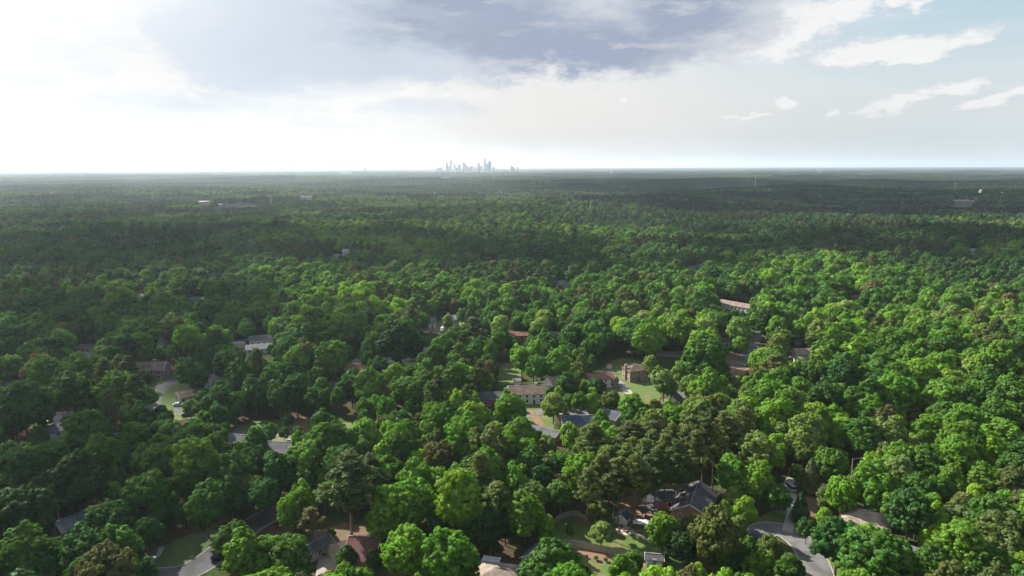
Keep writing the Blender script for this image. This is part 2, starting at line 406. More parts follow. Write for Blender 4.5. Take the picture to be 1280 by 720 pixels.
for q in [(945, 655, 1030, 722), (215, 706, 262, 722), (258, 672, 292, 705), (292, 655, 322, 672), (322, 634, 350, 658), (195, 478, 224, 498), (6, 473, 33, 490), (75, 512, 100, 521),
          (338, 535, 366, 547), (528, 408, 600, 417), (484, 443, 519, 455), (936, 412, 958, 430), (832, 437, 855, 447), (984, 603, 992, 632),
          (690, 642, 836, 690), (705, 688, 800, 712), (784, 614, 836, 640), (196, 480, 232, 520), (646, 502, 656, 514), (664, 516, 672, 522), (768, 450, 812, 498),
          (402, 690, 415, 716), (200, 676, 252, 706), (895, 445, 938, 470), (1030, 690, 1045, 716), (405, 655, 430, 675), (480, 707, 525, 719), (1186, 253, 1216, 259),
          (1000, 610, 1014, 630), (622, 455, 640, 478), (364, 522, 382, 536), (984, 438, 994, 446)]:
    guard(*q)

# ------------------------------------------------------------------ houses
REFS = []    # (px, py, phrase) landmarks for telling trees apart
def place_local(ex, ey, rot):
    c, s = math.cos(-rot), math.sin(-rot); return ex * c - ey * s, ex * s + ey * c
def block_geo(wm, rm, w, d, h, typ, pitch, cx=0, cy=0, rz=0, ov=.45):
    """walls into wm and roof into rm for one rectangular block, ridge along local x"""
    ca, sa = math.cos(rz), math.sin(rz)
    def T(x, y, z): return (cx + x * ca - y * sa, cy + x * sa + y * ca, z)
    rh = d / 2 * pitch; e = ov * pitch
    V = [T(x, y, z) for z in (-.6, h) for x, y in ((-w / 2, -d / 2), (w / 2, -d / 2), (w / 2, d / 2), (-w / 2, d / 2))]
    F = [(0, 1, 5, 4), (1, 2, 6, 5), (2, 3, 7, 6), (3, 0, 4, 7), (4, 5, 6, 7)]
    if typ == 'gable':
        V += [T(-w / 2, 0, h + rh), T(w / 2, 0, h + rh)]; F += [(4, 8, 7), (5, 6, 9)]
    wm.add(V, F)
    t = .16
    if typ == 'gable':
        for s in (-1, 1):
            P = [(-w / 2 - ov, s * (d / 2 + ov), h - e), (w / 2 + ov, s * (d / 2 + ov), h - e), (w / 2 + ov, 0, h + rh), (-w / 2 - ov, 0, h + rh)]
            VV = [T(x, y, z + .02) for x, y, z in P] + [T(x, y, z + t) for x, y, z in P]
            rm.add(VV, [(0, 1, 2, 3), (7, 6, 5, 4), (0, 4, 5, 1), (1, 5, 6, 2), (2, 6, 7, 3), (3, 7, 4, 0)])
    elif typ == 'hip':
        q = max(w / 2 - d / 2, .3)
        A = [(-w / 2 - ov, -d / 2 - ov), (w / 2 + ov, -d / 2 - ov), (w / 2 + ov, d / 2 + ov), (-w / 2 - ov, d / 2 + ov)]
        VV = [T(x, y, h - e + .02) for x, y in A] + [T(x, y, h - e + t) for x, y in A] + [T(-q, 0, h + rh + t), T(q, 0, h + rh + t)]
        rm.add(VV, [(3, 2, 1, 0), (0, 1, 5, 4), (1, 2, 6, 5), (2, 3, 7, 6), (3, 0, 4, 7), (4, 5, 9, 8), (6, 7, 8, 9), (5, 6, 9), (7, 4, 8)])
    else:
        rm.box((cx, cy, h + .12), (w + .5, d + .5, .24), rz)
_wf = {}
def window_meshes(wd, ht):
    k = (wd, ht)
    if k not in _wf:
        b = MB(); b.box((0, 0, 0), (wd + .22, .10, ht + .22)); f = mesh_np('window', b.v, b.f, (TRIM,))
        b = MB(); b.box((0, -.062, 0), (wd, .05, ht))
        p = mesh_np('pane', b.v, b.f, (GLASS,))
        b = MB(); b.box((0, -.10, 0), (.05, .04, ht)); b.box((0, -.10, 0), (wd, .036, .05)); q = mesh_np('muntin', b.v, b.f, (TRIM,))
        _wf[k] = (f, p, q)
    return _wf[k]
def add_window(root, x, y, z, rz, wd=1.0, ht=1.35, fine=False):
    f, p, q = window_meshes(wd, ht)
    o = link(bpy.data.objects.new('window', f), root); o.location = (x, y, z); o.rotation_euler = (0, 0, rz)
    link(bpy.data.objects.new('pane', p), o)
    if fine: link(bpy.data.objects.new('muntin', q), o)
def house(px, py, w, d, h, rot, typ, wall, roof, pitch, label, ref, gbox=None, wings=(), chim=None, cat='house', name='house', win=True, extra=None, blk=True, group='houses of the wooded suburb'):
    """(px, py): where the roof's middle shows in the photo"""
    z = h + d / 4 * pitch
    P = at(px, py, z); 
    if math.hypot(P.x, P.y) > 560: P = at(px, py, z + float(hgt(P.x, P.y)))
    gz = float(hgt(P.x, P.y))
    dist = math.hypot(P.x, P.y); rz = R(rot)
    root = empty(name, (P.x, P.y, gz), rz, label=label, cat=cat, group=group)
    wm, rm = MB(), MB(); block_geo(wm, rm, w, d, h, typ, pitch)
    wm.build('wall', W[wall], root); ro = rm.build('roof', RF[roof] if isinstance(roof, str) else roof, root)
    if typ == 'gable' and dist < 420:     # bargeboards at both ends
        for sx in (-1, 1):
            for sy in (-1, 1):
                b = MB(); rh = d / 2 * pitch; x = sx * (w / 2 + .47)
                V = [(x, sy * (d / 2 + .45), h - .45 * pitch - .12), (x, 0, h + rh - .12), (x, 0, h + rh + .18), (x, sy * (d / 2 + .45), h - .45 * pitch + .18)]
                b.add(V + [(v[0] + sx * .06, v[1], v[2]) for v in V], [(0, 1, 2, 3), (7, 6, 5, 4), (0, 4, 5, 1), (2, 6, 7, 3), (1, 5, 6, 2), (3, 7, 4, 0)])
                b.build('bargeboard', TRIM, ro)
    if typ != 'flat' and dist < 300:
        b = MB(); qq = w / 2 + .4 if typ == 'gable' else max(w / 2 - d / 2, .3)
        b.box((0, 0, h + d / 2 * pitch + .19), (2 * qq, .35, .07)); b.build('ridge_cap', RF['light'], ro)
    for wg in wings:
        ex, ey, ww, wd, wh, wr, wt, wp = wg[:8]
        lx, ly = place_local(ex, ey, rz)
        wm, rm = MB(), MB(); block_geo(wm, rm, ww, wd, wh, wt, wp, lx, ly, R(wr) - rz)
        wm.build('wing_wall', W[wg[8]] if len(wg) > 8 else W[wall], root)
        rm.build('wing_roof', RF[wg[9]] if len(wg) > 9 else RF[roof], root)
        BLOCK.append((P.x + ex, P.y + ey, max(ww, wd) / 2 + 1))
        for sx in (-.25, .25):
            lx2 = lx + (sx * ww) * math.cos(R(wr) - rz) + (wd / 2) * math.sin(R(wr) - rz)
            ly2 = ly + (sx * ww) * math.sin(R(wr) - rz) - (wd / 2) * math.cos(R(wr) - rz)
            add_window(root, lx2, ly2, min(wh - 1, 1.6), R(wr) - rz)
    if win:
        fine = dist < 280
        levels = [1.7] + ([h - 1.1] if h > 4.2 else [])
        n = max(1, int(w // 2.9)); done = False
        # only the walls that face the camera's side get a door
        cdir = Vector((-P.x, -P.y, 0)).normalized(); ux = Vector((math.cos(rz), math.sin(rz), 0)); uy = Vector((-math.sin(rz), math.cos(rz), 0))
        for s in (-1, 1):
            vis = (uy * s).dot(cdir) > 0
            if not vis and not dist < 300: continue
            for lv in levels:
                for i in range(n):
                    x = (i + .5) / n * w - w / 2
                    if vis and not done and lv == levels[0] and i == n // 2 and cat == 'house':
                        b = MB(); b.box((0, 0, 0), (1.0, .1, 2.1)); dd = b.build('door', DOORM, root)
                        dd.location = (x, s * (d / 2 + .04), 1.1); dd.rotation_euler = (0, 0, 0 if s < 0 else math.pi)
                        if fine:
                            b = MB(); b.box((.38, -.08, 0), (.06, .06, .16)); b.build('handle', METAL, dd)
                        done = True; continue
                    add_window(root, x, s * (d / 2 + .04), lv, 0 if s < 0 else math.pi, fine=fine)
        for s in (-1, 1):
            if (ux * s).dot(cdir) > 0:
                for lv in levels:
                    for y in ((-d / 4, d / 4) if d > 6 else (0,)):
                        add_window(root, s * (w / 2 + .04), y, lv, math.pi / 2 if s > 0 else -math.pi / 2, fine=fine)
    if chim:
        cx, cy, top = chim[:3]; b = MB()
        b.box((cx, cy, (h + d / 2 * pitch + top) / 2), (1.1, .8, h + d / 2 * pitch + top)); b.build('chimney', W[chim[3] if len(chim) > 3 else 'brick'], root)
        b = MB(); b.box((cx, cy, h + d / 2 * pitch + top + .08), (1.3, 1.0, .14)); b.build('chimney_cap', CONC, root)
    if blk: BLOCK.append((P.x, P.y, max(w, d) / 2 + .5))
    if ref: REFS.append((px, py, ref))
    if gbox:
        gx0_, gy0_, gx1_, gy1_ = gbox; big_ = gy1_ < 600 and gy1_ - gy0_ > 11; q_ = .16 * (gx1_ - gx0_) if big_ else 0
        GUARD.append((gx0_ + q_, gy0_, gx1_ - q_ * .6, gy0_ + (gy1_ - gy0_) * (.72 if big_ else .98), dist - d / 2))
    if extra: extra(root)
    return root

house(868, 621, 16, 11, 3.3, 66, 'gable', 'brick', 'charcoal', .5, 'wide brick house with a broad charcoal roof beside the tall bare pine trunks', 'the charcoal roofed brick house', (826, 602, 908, 642),
      wings=[(-10, 4.5, 10, 7, 2.8, 4, 'gable', .4)], chim=(-3, 1.5, .7))
house(1084, 643, 12, 9.5, 5.6, -32, 'hip', 'brick', 'tan', .45, 'two storey red brick house with a faded tan roof right of the curved road', 'the tan roofed brick house', (1060, 632, 1104, 655))
house(456, 678, 8, 12, 3.4, -4, 'gable', 'brown', 'maroon', .55, 'house with a large plain maroon roof above the clay driveway', 'the maroon roofed house', (428, 663, 482, 700),
      wings=[(6.6, 1.5, 6, 7, 3.2, -4, 'gable', .5), (-6, 1, 7, 6.5, 3, 35, 'gable', .6, 'tan', 'tan')], chim=(3, 3, .8))
house(393, 680, 9, 4.6, 2.8, 52, 'gable', 'tan', 'charcoal', .6, 'long narrow tan outbuilding with a charcoal roof left of the clay driveway', 'the narrow tan outbuilding', (382, 668, 408, 696), cat='outbuilding', name='outbuilding')
house(669, 689, 6.5, 4.6, 2.8, 58, 'gable', 'white', 'slate', .6, 'white gabled shed with a dark slate roof left of the curved board fence', 'the slate roofed white shed', (654, 678, 684, 704), cat='shed', name='shed')
house(626, 714, 12, 9, 3, -12, 'hip', 'tan', 'tan', .35, 'low house with a weathered tan roof cut by the bottom edge of the photo', 'the low tan house at the bottom edge', (604, 696, 655, 720))
house(818, 694, 4.2, 3.0, 2.3, -10, 'gable', 'white', 'charcoal', .5, 'tiny white playhouse with two dark square windows on the near lawn', 'the tiny white playhouse', (808, 686, 830, 710), cat='playhouse', name='playhouse')
house(779, 642, 3.8, 3.4, 2.1, 62, 'gable', 'cream', 'slate', .7, 'cream garden shed with a steep slate roof behind the round stone patio', 'the cream garden shed', (772, 634, 792, 655), cat='shed', name='shed', win=False)
house(92, 648, 9, 7, 4.6, 58, 'gable', 'tan', 'light', .6, 'grey roofed house with a tan gable by the bottom left road', 'the grey roofed house with a tan gable', (70, 636, 104, 661))
house(68, 533, 10, 8, 5.4, 48, 'gable', 'cream', 'grey', .45, 'two storey cream house with one dark window below a grey road', 'the two storey cream house', (56, 522, 84, 552))
house(16, 537, 9, 7, 3, -5, 'gable', 'brick', 'maroon', .4, 'low brick house with a red brown roof near the left edge', 'the low red roofed house', (6, 531, 26, 545))
house(190, 456, 14, 9, 5, 2, 'gable', 'brown', 'brown', .7, 'large brown brick house with a steep front gable and white trim', 'the gabled brown brick house', (166, 447, 208, 470), wings=[(-5, -6, 6, 7, 4.6, 88, 'gable', .9)], chim=(1, 1, .7, 'brown'))
house(218, 459, 7, 5, 2.8, 8, 'gable', 'brick', 'terracotta', .4, 'small terracotta roofed garage right of the gabled brown house', 'the small terracotta garage', (209, 453, 226, 465), cat='garage', name='garage')
house(200, 426, 9, 8, 5.6, 84, 'gable', 'grey', 'light', .8, 'tall pale grey house showing its pointed gable among dark trees', 'the tall pale grey gabled house', (190, 416, 214, 438), wings=[(7, -3, 5, 6, 3.4, 80, 'gable', .7)])
house(104, 443, 13, 9, 3.2, 20, 'hip', 'cream', 'light', .5, 'low house with a pinkish grey hip roof', 'the pinkish grey hip roofed house', (90, 436, 117, 450))
house(108, 432, 11, 7, 3, -8, 'gable', 'tan', 'brown', .4, 'low brown roofed house just behind the pinkish grey roof', None, (96, 429, 117, 437))
house(326, 421, 13, 8, 3.6, 22, 'gable', 'white', 'grey', .5, 'white house with a grey roof, upper of the pair at the road end', 'the pair of pale roofed houses', (311, 414, 342, 428))
house(323, 432, 13, 7.5, 3, 20, 'gable', 'white', 'pale', .5, 'white house with a nearly white roof, lower of the pair at the road end', None, (305, 424, 337, 440))
house(297, 428, 8, 5, 2.6, 6, 'flat', 'cream', 'pale', .2, 'pale flat roofed garage left of the white roofed house', None, (288, 425, 305, 431), cat='garage', name='garage', win=False)
house(267, 470, 6.5, 6, 4.6, 62, 'gable', 'grey', 'light', .8, 'small lilac grey gabled house behind the big dark oak', 'the small lilac grey house', (260, 463, 273, 478))
house(235, 490, 9, 7, 3.2, 40, 'gable', 'tan', 'tan', .5, 'tan house above the white parked car', 'the tan house above the white car', (224, 483, 242, 505))
house(443, 457, 11, 9, 3, -5, 'hip', 'brick', 'terracotta', .35, 'brick house with a broad terracotta hip roof', 'the terracotta hip roofed house', (430, 448, 457, 470))
house(417, 479, 7.5, 6, 3, 0, 'gable', 'grey', 'grey', .5, 'little house with a plain grey roof left of the dark conifers', 'the little grey roofed house', (408, 474, 426, 487))
house(566, 396, 8, 8, 5.8, 4, 'gable', 'grey', 'light', .6, 'tall grey house with dark windows behind the parked camper', 'the tall grey house behind the camper', (559, 387, 573, 406), chim=(-3, 0, 1.2))
house(540, 399, 5, 7, 4.6, 10, 'gable', 'cream', 'grey', .6, 'narrow cream house left of the tall grey house', None, (536, 392, 544, 406))
house(533, 437, 5, 4, 2.6, 0, 'gable', 'white', 'light', .4, 'small pale roofed shed at the end of the dark road', None, (528, 433, 538, 440), cat='shed', name='shed', win=False)
house(612, 493, 12, 8, 3.4, 0, 'gable', 'brick', 'charcoal', .45, 'brick house with a charcoal roof left of the long white house', 'the small charcoal roofed brick house', (598, 488, 626, 510))
house(662, 485, 19, 10, 4.8, 4, 'gable', 'white', 'brown', .45, 'long white two storey house with a row of dark windows', 'the long white house', (640, 474, 684, 502), chim=(3, 1, .8))
house(695, 474, 9, 8, 4.8, 34, 'gable', 'white', 'tan', .75, 'white house with a sunlit gable beside the long white house', 'the sunlit white gable', (684, 463, 702, 488))
house(646, 474, 2.8, 2.6, 2.3, 8, 'gable', 'white', 'pale', .6, 'small white garden shed behind the long white house', None, (641, 469, 652, 480), cat='shed', name='shed', win=False)
house(750, 468, 12, 8, 4.8, 14, 'gable', 'white', 'terracotta', .5, 'white house with a faded terracotta roof left of the white parked car', 'the white house with the terracotta roof', (734, 460, 767, 482), wings=[(6.5, 0, 3, 6, 3.2, 14, 'gable', .4, 'brick', 'brown')])
house(794, 458, 10, 8.5, 5.6, 18, 'hip', 'brown', 'brown', .45, 'square two storey brick house with a brown hip roof on an open lawn', 'the square brick house on the lawn', (779, 450, 810, 475), chim=(-5.2, 0, .4, 'brown'))
def panels(root):
    b = MB()
    d, h, p = 8, 3.6, .6
    for i in range(6):
        for j in range(2):
            x0 = -4.9 + i * 1.65; y0 = -d / 2 + .2 + j * 1.85; x1, y1 = x0 + 1.55, y0 + 1.7
            z0, z1 = h + (y0 + d / 2) * p + .26, h + (y1 + d / 2) * p + .26
            V = [(x0, y0, z0), (x1, y0, z0), (x1, y1, z1), (x0, y1, z1)]
            b.add(V + [(x, y, z - .05) for x, y, z in V], [(0, 1, 2, 3), (7, 6, 5, 4), (0, 4, 5, 1), (1, 5, 6, 2), (2, 6, 7, 3), (3, 7, 4, 0)])
    b.build('solar_panel', SOLAR, root)
house(721, 523, 12, 8, 3.6, 4, 'gable', 'tan', 'slate', .6, 'house with solar panels on a slate roof and a brick chimney at its left end', 'the house with solar panels', (703, 514, 740, 536), chim=(-6.6, -1, 1.2, 'brick'), extra=panels)
house(764, 516, 9, 8, 3.6, -42, 'gable', 'grey', 'slate', .5, 'grey roofed house right of the solar panelled house', 'the slate roofed house', (757, 509, 774, 524))
house(843, 497, 7, 6.5, 3.4, 62, 'gable', 'white', 'charcoal', .8, 'white gabled house with a dark roof at the right of the lit pale green trees', 'the white gable with a dark roof', (834, 490, 851, 502))
house(680, 537, 13, 7, 2.8, -32, 'gable', 'brick', 'grey', .35, 'low grey roofed brick house at the foot of the salmon driveway', 'the low house by the salmon driveway', (664, 529, 692, 544))
house(1006, 438, 11, 8, 4.2, 2, 'gable', 'blue', 'tan', .6, 'blue sided house with a light brown roof and clay driveway', 'the blue sided house', (988, 430, 1021, 449), wings=[(-4.5, -6, 6, 4, 2.6, 2, 'gable', .4, 'cream', 'tan')])
house(998, 425, 3.2, 2.8, 2.4, 5, 'gable', 'white', 'pale', .5, 'tiny white shed behind the blue sided house', None, (994, 422, 1004, 429), cat='shed', name='shed', win=False)
house(920, 379, 34, 10, 3.6, -52, 'gable', 'white', 'pinkish', .4, 'very long low building with a pinkish brown roof and white end wall', 'the very long pinkish roof', (896, 366, 942, 394))
house(1071, 370, 12, 8, 4, 8, 'gable', 'brick', 'brown', .5, 'brown roofed brick house high in the woods at right', 'the brown roofed house high at right', (1062, 364, 1080, 380))
house(1025, 334, 7, 6, 5, 20, 'gable', 'white', 'grey', .8, 'tiny pale gable far off in the right woods', 'the tiny pale gable in the right woods', (1021, 329, 1029, 338))
house(173, 369, 14, 9, 4.5, 4, 'gable', 'brick', 'tan', .5, 'distant pink roofed brick house in the dark left woods', 'the pink roofed house in the left woods', (164, 363, 184, 375))
house(246, 373, 13, 9, 3.6, -6, 'gable', 'grey', 'grey', .5, 'distant dull grey roof in the dark left woods', 'the dull grey roof in the left woods', (239, 369, 256, 377))
house(434, 313, 10, 8, 6.5, 10, 'gable', 'white', 'pale', .9, 'small bright white house in the far middle woods', 'the white house in the far woods', (430, 308, 438, 317))
house(421, 318, 22, 9, 4, 0, 'flat', 'cream', 'pale', .2, 'pale flat building left of the bright white far house', None, (413, 315, 428, 320), cat='building', name='building', win=False)
house(704, 352, 14, 8, 5, 6, 'gable', 'grey', 'light', .6, 'light grey house glimpsed between pale trunks in the middle woods', 'the glimpsed light grey house', (697, 347, 711, 357))
house(867, 333, 15, 9, 4.5, -8, 'gable', 'blue', 'slate', .5, 'blue grey house in the woods above the very long roof', 'the blue grey house in the upper woods', (860, 328, 874, 337))
house(1131, 685, 11, 8, 3.6, -42, 'gable', 'brick', 'grey', .5, 'grey roofed house with a stout red brick chimney among the right foreground trees', 'the house with the stout brick chimney', (1124, 678, 1146, 702), chim=(5.2, -1.5, 1.0))
house(350, 556, 13, 9, 3.2, -6, 'gable', 'white', 'grey', .5, 'white fronted house with a wide grey roof just below the road', 'the white fronted house below the road', (330, 547, 367, 569), chim=(3, 1, .6))
house(297, 546, 10, 7, 3, -12, 'gable', 'tan', 'grey', .5, 'tan house with a grey roof left of the white fronted house', None, (283, 539, 313, 554))
house(649, 416, 12, 8, 3.4, 4, 'gable', 'brick', 'terracotta', .4, 'reddish roof showing behind the round pale tree', 'the reddish roof mid photo', (641, 412, 659, 421))
house(692, 416, 8, 6, 3, -10, 'gable', 'white', 'light', .5, 'small light grey roof right of the reddish roof', None, (687, 412, 697, 420))
house(908, 424, 10, 7, 3.2, -5, 'gable', 'white', 'light', .5, 'white walled house half hidden under a pale tree by the road bend', 'the white house at the road bend', (898, 419, 917, 429))
house(1275, 545, 7, 7, 4, 30, 'gable', 'white', 'tan', .5, 'pale house cut by the right edge of the photo', 'the pale house at the right edge', (1268, 537, 1280, 556))
house(1215, 311, 10, 7, 4, 10, 'gable', 'white', 'pale', .6, 'tiny white roofed house in the far right woods', None, (1211, 308, 1219, 315))

def canopy(px, py, w, d, h, rot, rm, label, gb):
    P = at(px, py, h); root = empty('carport', (P.x, P.y, 0), R(rot), label=label, cat='carport', group='open roofed shelters in the gardens')
    b = MB(); b.box((0, 0, h), (w, d, .12)); b.box((0, 0, h + .09), (w * .96, .3, .06)); b.build('roof', rm, root)
    for sx in (-1, 1):
        for sy in (-1, 1):
            b = MB(); b.box((sx * (w / 2 - .15), sy * (d / 2 - .15), h / 2 - .05), (.12, .12, h)); b.build('post', DMETAL, root)
    BLOCK.append((P.x, P.y, w / 2)); guard(*gb)
canopy(801, 652, 4.4, 3.2, 2.0, -14, WROOF, 'white topped open shelter beside the cream garden shed', (792, 648, 809, 658))
canopy(809, 636, 5.4, 5.0, 2.4, 12, RF['charcoal'], 'dark roofed open carport left of the brick house gable', (798, 630, 820, 646))
canopy(614, 699, 4.8, 2.6, 2.6, -14, WROOF, 'white topped open shelter above the low tan house', (604, 695, 625, 705))

# ------------------------------------------------------------------ cars
PAINTS = {k: pmat(k + '_car_paint', c, tuple(x * .93 for x in c), .5, .25, spec=.6) for k, c in dict(white=(.78, .78, .77), black=(.02, .02, .022), silver=(.42, .43, .44)).items()}
def car(px, py, rot, paint, label, tall=False):
    P = at(px, py, .5); root = empty('parked_car' if not tall else 'van', (P.x, P.y, .06), R(rot), label=label, cat='van' if tall else 'car', group='vehicles parked by the houses')
    Ht = 2.1 if tall else 1.45
    pr = ([(-2.3, .35), (-2.35, .8), (-2.2, 1.0), (2.3, .95), (2.4, .6), (2.35, .35)] if not tall else [(-2.6, .4), (-2.65, 1.2), (1.7, 1.2), (2.5, 1.0), (2.6, .6), (2.55, .4)])
    def ext(pr, hw, taper=0):
        b = MB(); n = len(pr)
        z1 = max(z for x, z in pr); z0 = min(z for x, z in pr)
        k = lambda z: hw - taper * (z - z0) / (z1 - z0)
        b.add([(x, -k(z), z) for x, z in pr] + [(x, k(z), z) for x, z in pr], [tuple(range(n)), tuple(range(n, 2 * n))[::-1]] + [(i, n + i, n + (i + 1) % n, (i + 1) % n) for i in range(n)])
        return b
    b = ext(pr, .9); o = b.build('body', PAINTS[paint], root)
    md = o.modifiers.new('bevel', 'BEVEL'); md.width = .08; md.segments = 2
    z0 = 1.2 if tall else .97
    g = ext([(-1.9 if not tall else -2.6, z0), (-1.5 if not tall else -2.5, Ht - .06), (.5 if not tall else 1.2, Ht - .06), (1.3 if not tall else 1.8, z0)], .84, .14)
    g.build('windows', GLASS, root)
    g = MB(); xm, xw = ((-.5, 1.95) if not tall else (-.65, 3.7)); g.box((xm, 0, Ht - .02), (xw, 1.38, .08)); t = g.build('roof', PAINTS[paint], root)
    for sx in (-1.45, 1.45):
        for sy in (-.8, .8):
            b = MB(); b.tube((sx, sy - .1, .33), (sx, sy + .1, .33), .33, .33, 14); wh = b.build('wheel', TYRE, root)
            b = MB(); y = sy + (.11 if sy > 0 else -.11); b.tube((sx, y - .01, .33), (sx, y + .01, .33), .2, .2, 10); b.build('rim', METAL, wh)
    for sy in (-.62, .62):
        b = MB(); b.box((2.38 if not tall else 2.58, sy, .72), (.08, .34, .16)); b.build('headlight', TRIM, root)
    BLOCK.append((P.x, P.y, 3.5)); guard(px - 6, py - 4, px + 6, py + 3)
car(777, 482, 128, 'white', 'white car on the concrete driveway before the terracotta roofed house')
car(223, 506, 20, 'white', 'white car in front of the tan house at left')
car(234, 519, 8, 'black', 'black car on the pale drive below the white car')
car(933, 457, 35, 'black', 'dark car beside the bare red dirt yard')
car(276, 697, 40, 'black', 'dark car parked on the bottom left road under the lime tree')
car(987, 610, 100, 'silver', 'silver van at the top of the narrow driveway', True)
car(395, 696, 50, 'black', 'dark car beside the narrow tan outbuilding')
car(31, 549, 10, 'black', 'dark car near the low red roofed house at the left edge')
car(147, 545, 15, 'silver', 'silver car glimpsed between dark trees right of the cream house')

def camper(px, py):
    P = at(px, py, 1.2); P.z = 0; root = empty('camper', P, R(84), label='white camper parked on the grey road below the tall grey house', cat='camper')
    b = MB(); b.prism([(-3.2, -1.2), (3.0, -1.2), (3.0, 1.2), (-3.2, 1.2)], .6, 3.1); o = b.build('body', PAINTS['white'], root); m = o.modifiers.new('bevel', 'BEVEL'); m.width = .2; m.segments = 3
    b = MB(); b.add([(-3.2, -1.0, .6), (-4.6, -1.0, .6), (-4.7, -1.0, 1.3), (-4.1, -1.0, 2.1), (-3.2, -1.0, 2.2), (-3.2, 1.0, .6), (-4.6, 1.0, .6), (-4.7, 1.0, 1.3), (-4.1, 1.0, 2.1), (-3.2, 1.0, 2.2)],
          [(0, 1, 2, 3, 4), (9, 8, 7, 6, 5), (1, 6, 7, 2), (2, 7, 8, 3), (3, 8, 9, 4), (0, 5, 6, 1)]); b.build('cab', PAINTS['white'], root)
    b = MB(); b.box((-4.44, 0, 1.72), (.06, 1.7, .55)); w = b.build('windscreen', GLASS, root)
    for x in (-1.5, .8):
        b = MB(); b.box((x, -1.22, 2.1), (1.0, .06, .55)); b.build('window', GLASS, root)
    for sx in (-3.8, 1.6):
        for sy in (-1.0, 1.0):
            b = MB(); b.tube((sx, sy - .12, .4), (sx, sy + .12, .4), .4, .4, 14); b.build('wheel', TYRE, root)
    guard(px - 8, py - 5, px + 8, py + 4); BLOCK.append((P.x, P.y, 6))
camper(554, 412)

# satellite dish, lamp posts, yard things
def dish(px, py):
    P = at(px, py, 3.2); root = empty('satellite_dish', (P.x, P.y, 0), 0, label='large pale round satellite dish on a post behind the terracotta roofed house', cat='satellite dish')
    b = MB(); b.tube((0, 0, 0), (0, 0, 2.6), .1, .09, 10); b.build('post', METAL, root)
    bm = bmesh.new(); ringsN, seg = 6, 28; vs = []
    for sgn, off in ((1, 0), (1, .06)):
        L = []
        for i in range(ringsN + 1):
            r = 1.35 * i / ringsN; L.append([bm.verts.new((r * math.cos(2 * math.pi * j / seg), r * math.sin(2 * math.pi * j / seg), .16 * r * r - off)) for j in range(seg)])
        vs.append(L)
    for a, L in enumerate(vs):
        for i in range(ringsN):
            for j in range(seg):
                q = [L[i][j], L[i][(j + 1) % seg], L[i + 1][(j + 1) % seg], L[i + 1][j]]; bm.faces.new(q if a == 0 else q[::-1])
    for j in range(seg): bm.faces.new([vs[0][-1][j], vs[0][-1][(j + 1) % seg], vs[1][-1][(j + 1) % seg], vs[1][-1][j]])
    bmesh.ops.remove_doubles(bm, verts=bm.verts, dist=.001)
    me = bpy.data.meshes.new('reflector'); bm.to_mesh(me); bm.free(); me.materials.append(CONC)
    o = link(bpy.data.objects.new('reflector', me), root); o.location = (0, 0, 3.0); o.rotation_euler = (R(62), 0, R(8))
    b = MB()
    for t in (0, 2.09, 4.19): b.tube((1.3 * math.cos(t), 1.3 * math.sin(t), .27), (0, 0, 1.25), .02, .02, 5)
    b.tube((0, 0, 1.2), (0, 0, 1.4), .12, .12, 8); b.build('feed', DMETAL, o)
    guard(px - 6, py - 6, px + 6, py + 6)
dish(762, 458)
def lamp(px, py, h, label, side=1):
    P = at(px, py, h); root = empty('street_lamp', (P.x, P.y, 0), 0, label=label, cat='street lamp', group='street lamps among the trees')
    b = MB(); b.tube((0, 0, 0), (0, 0, h), .14, .09, 8); b.build('pole', WOODF, root)
    b = MB(); b.tube((0, 0, h - .3), (side * 2.2, 0, h + .1), .05, .04, 6); a = b.build('arm', METAL, root)
    b = MB(); b.box((side * 2.5, 0, h + .1), (.6, .25, .12)); b.build('lamp_head', METAL, root)
    guard(px - 5, py - 2, px + 8, py + 6)
lamp(1066, 573, 19, 'tall street lamp with a pale head rising from the right foreground trees')
lamp(71, 628, 11, 'pale headed street lamp above the grey roofed house by the bottom left road')

# fenced garden
def board_fence(pts, h, label, lab2='plank_panel'):
    C = smooth_line([at(x, y) for x, y in pts], 2.4)
    root = empty('board_fence', C[0], 0, label=label, cat='fence', group='weathered board fences round the lawn')
    L = [p - C[0] for p in C]; b = MB()
    for a, c in zip(L, L[1:]):
        d = c - a; n = int(d.length / .16)
        for i in range(n):
            p = a + d * ((i + .5) / n); b.box((p.x, p.y, h / 2 + rng.uniform(-.03, .03)), (.15, .03, h), math.atan2(d.y, d.x))
    b.build(lab2, WOODF, root)
    b = MB()
    for a, c in zip(L, L[1:]):
        d = c - a; m = (a + c) / 2
        for z in (.5, h - .35): b.box((m.x, m.y + .06, z), (d.length, .06, .09), math.atan2(d.y, d.x))
    b.build('rail', WOODF, root)
    for p in L:
        b = MB(); b.box((p.x, p.y, h / 2 + .03), (.13, .13, h + .12)); b.build('post', WOODF, root)
    return root
board_fence([(694, 690), (698, 684), (706, 683), (730, 686), (760, 692), (790, 698), (806, 698)], 2.1, 'long curved board fence between the two lit lawns')
board_fence([(694, 690), (690, 676), (689, 664), (696, 652), (710, 646), (722, 645)], 1.8, 'curved board fence along the left end of the lawn')
board_fence([(722, 645), (738, 652), (752, 657)], 1.6, 'short board fence behind the small cypress')
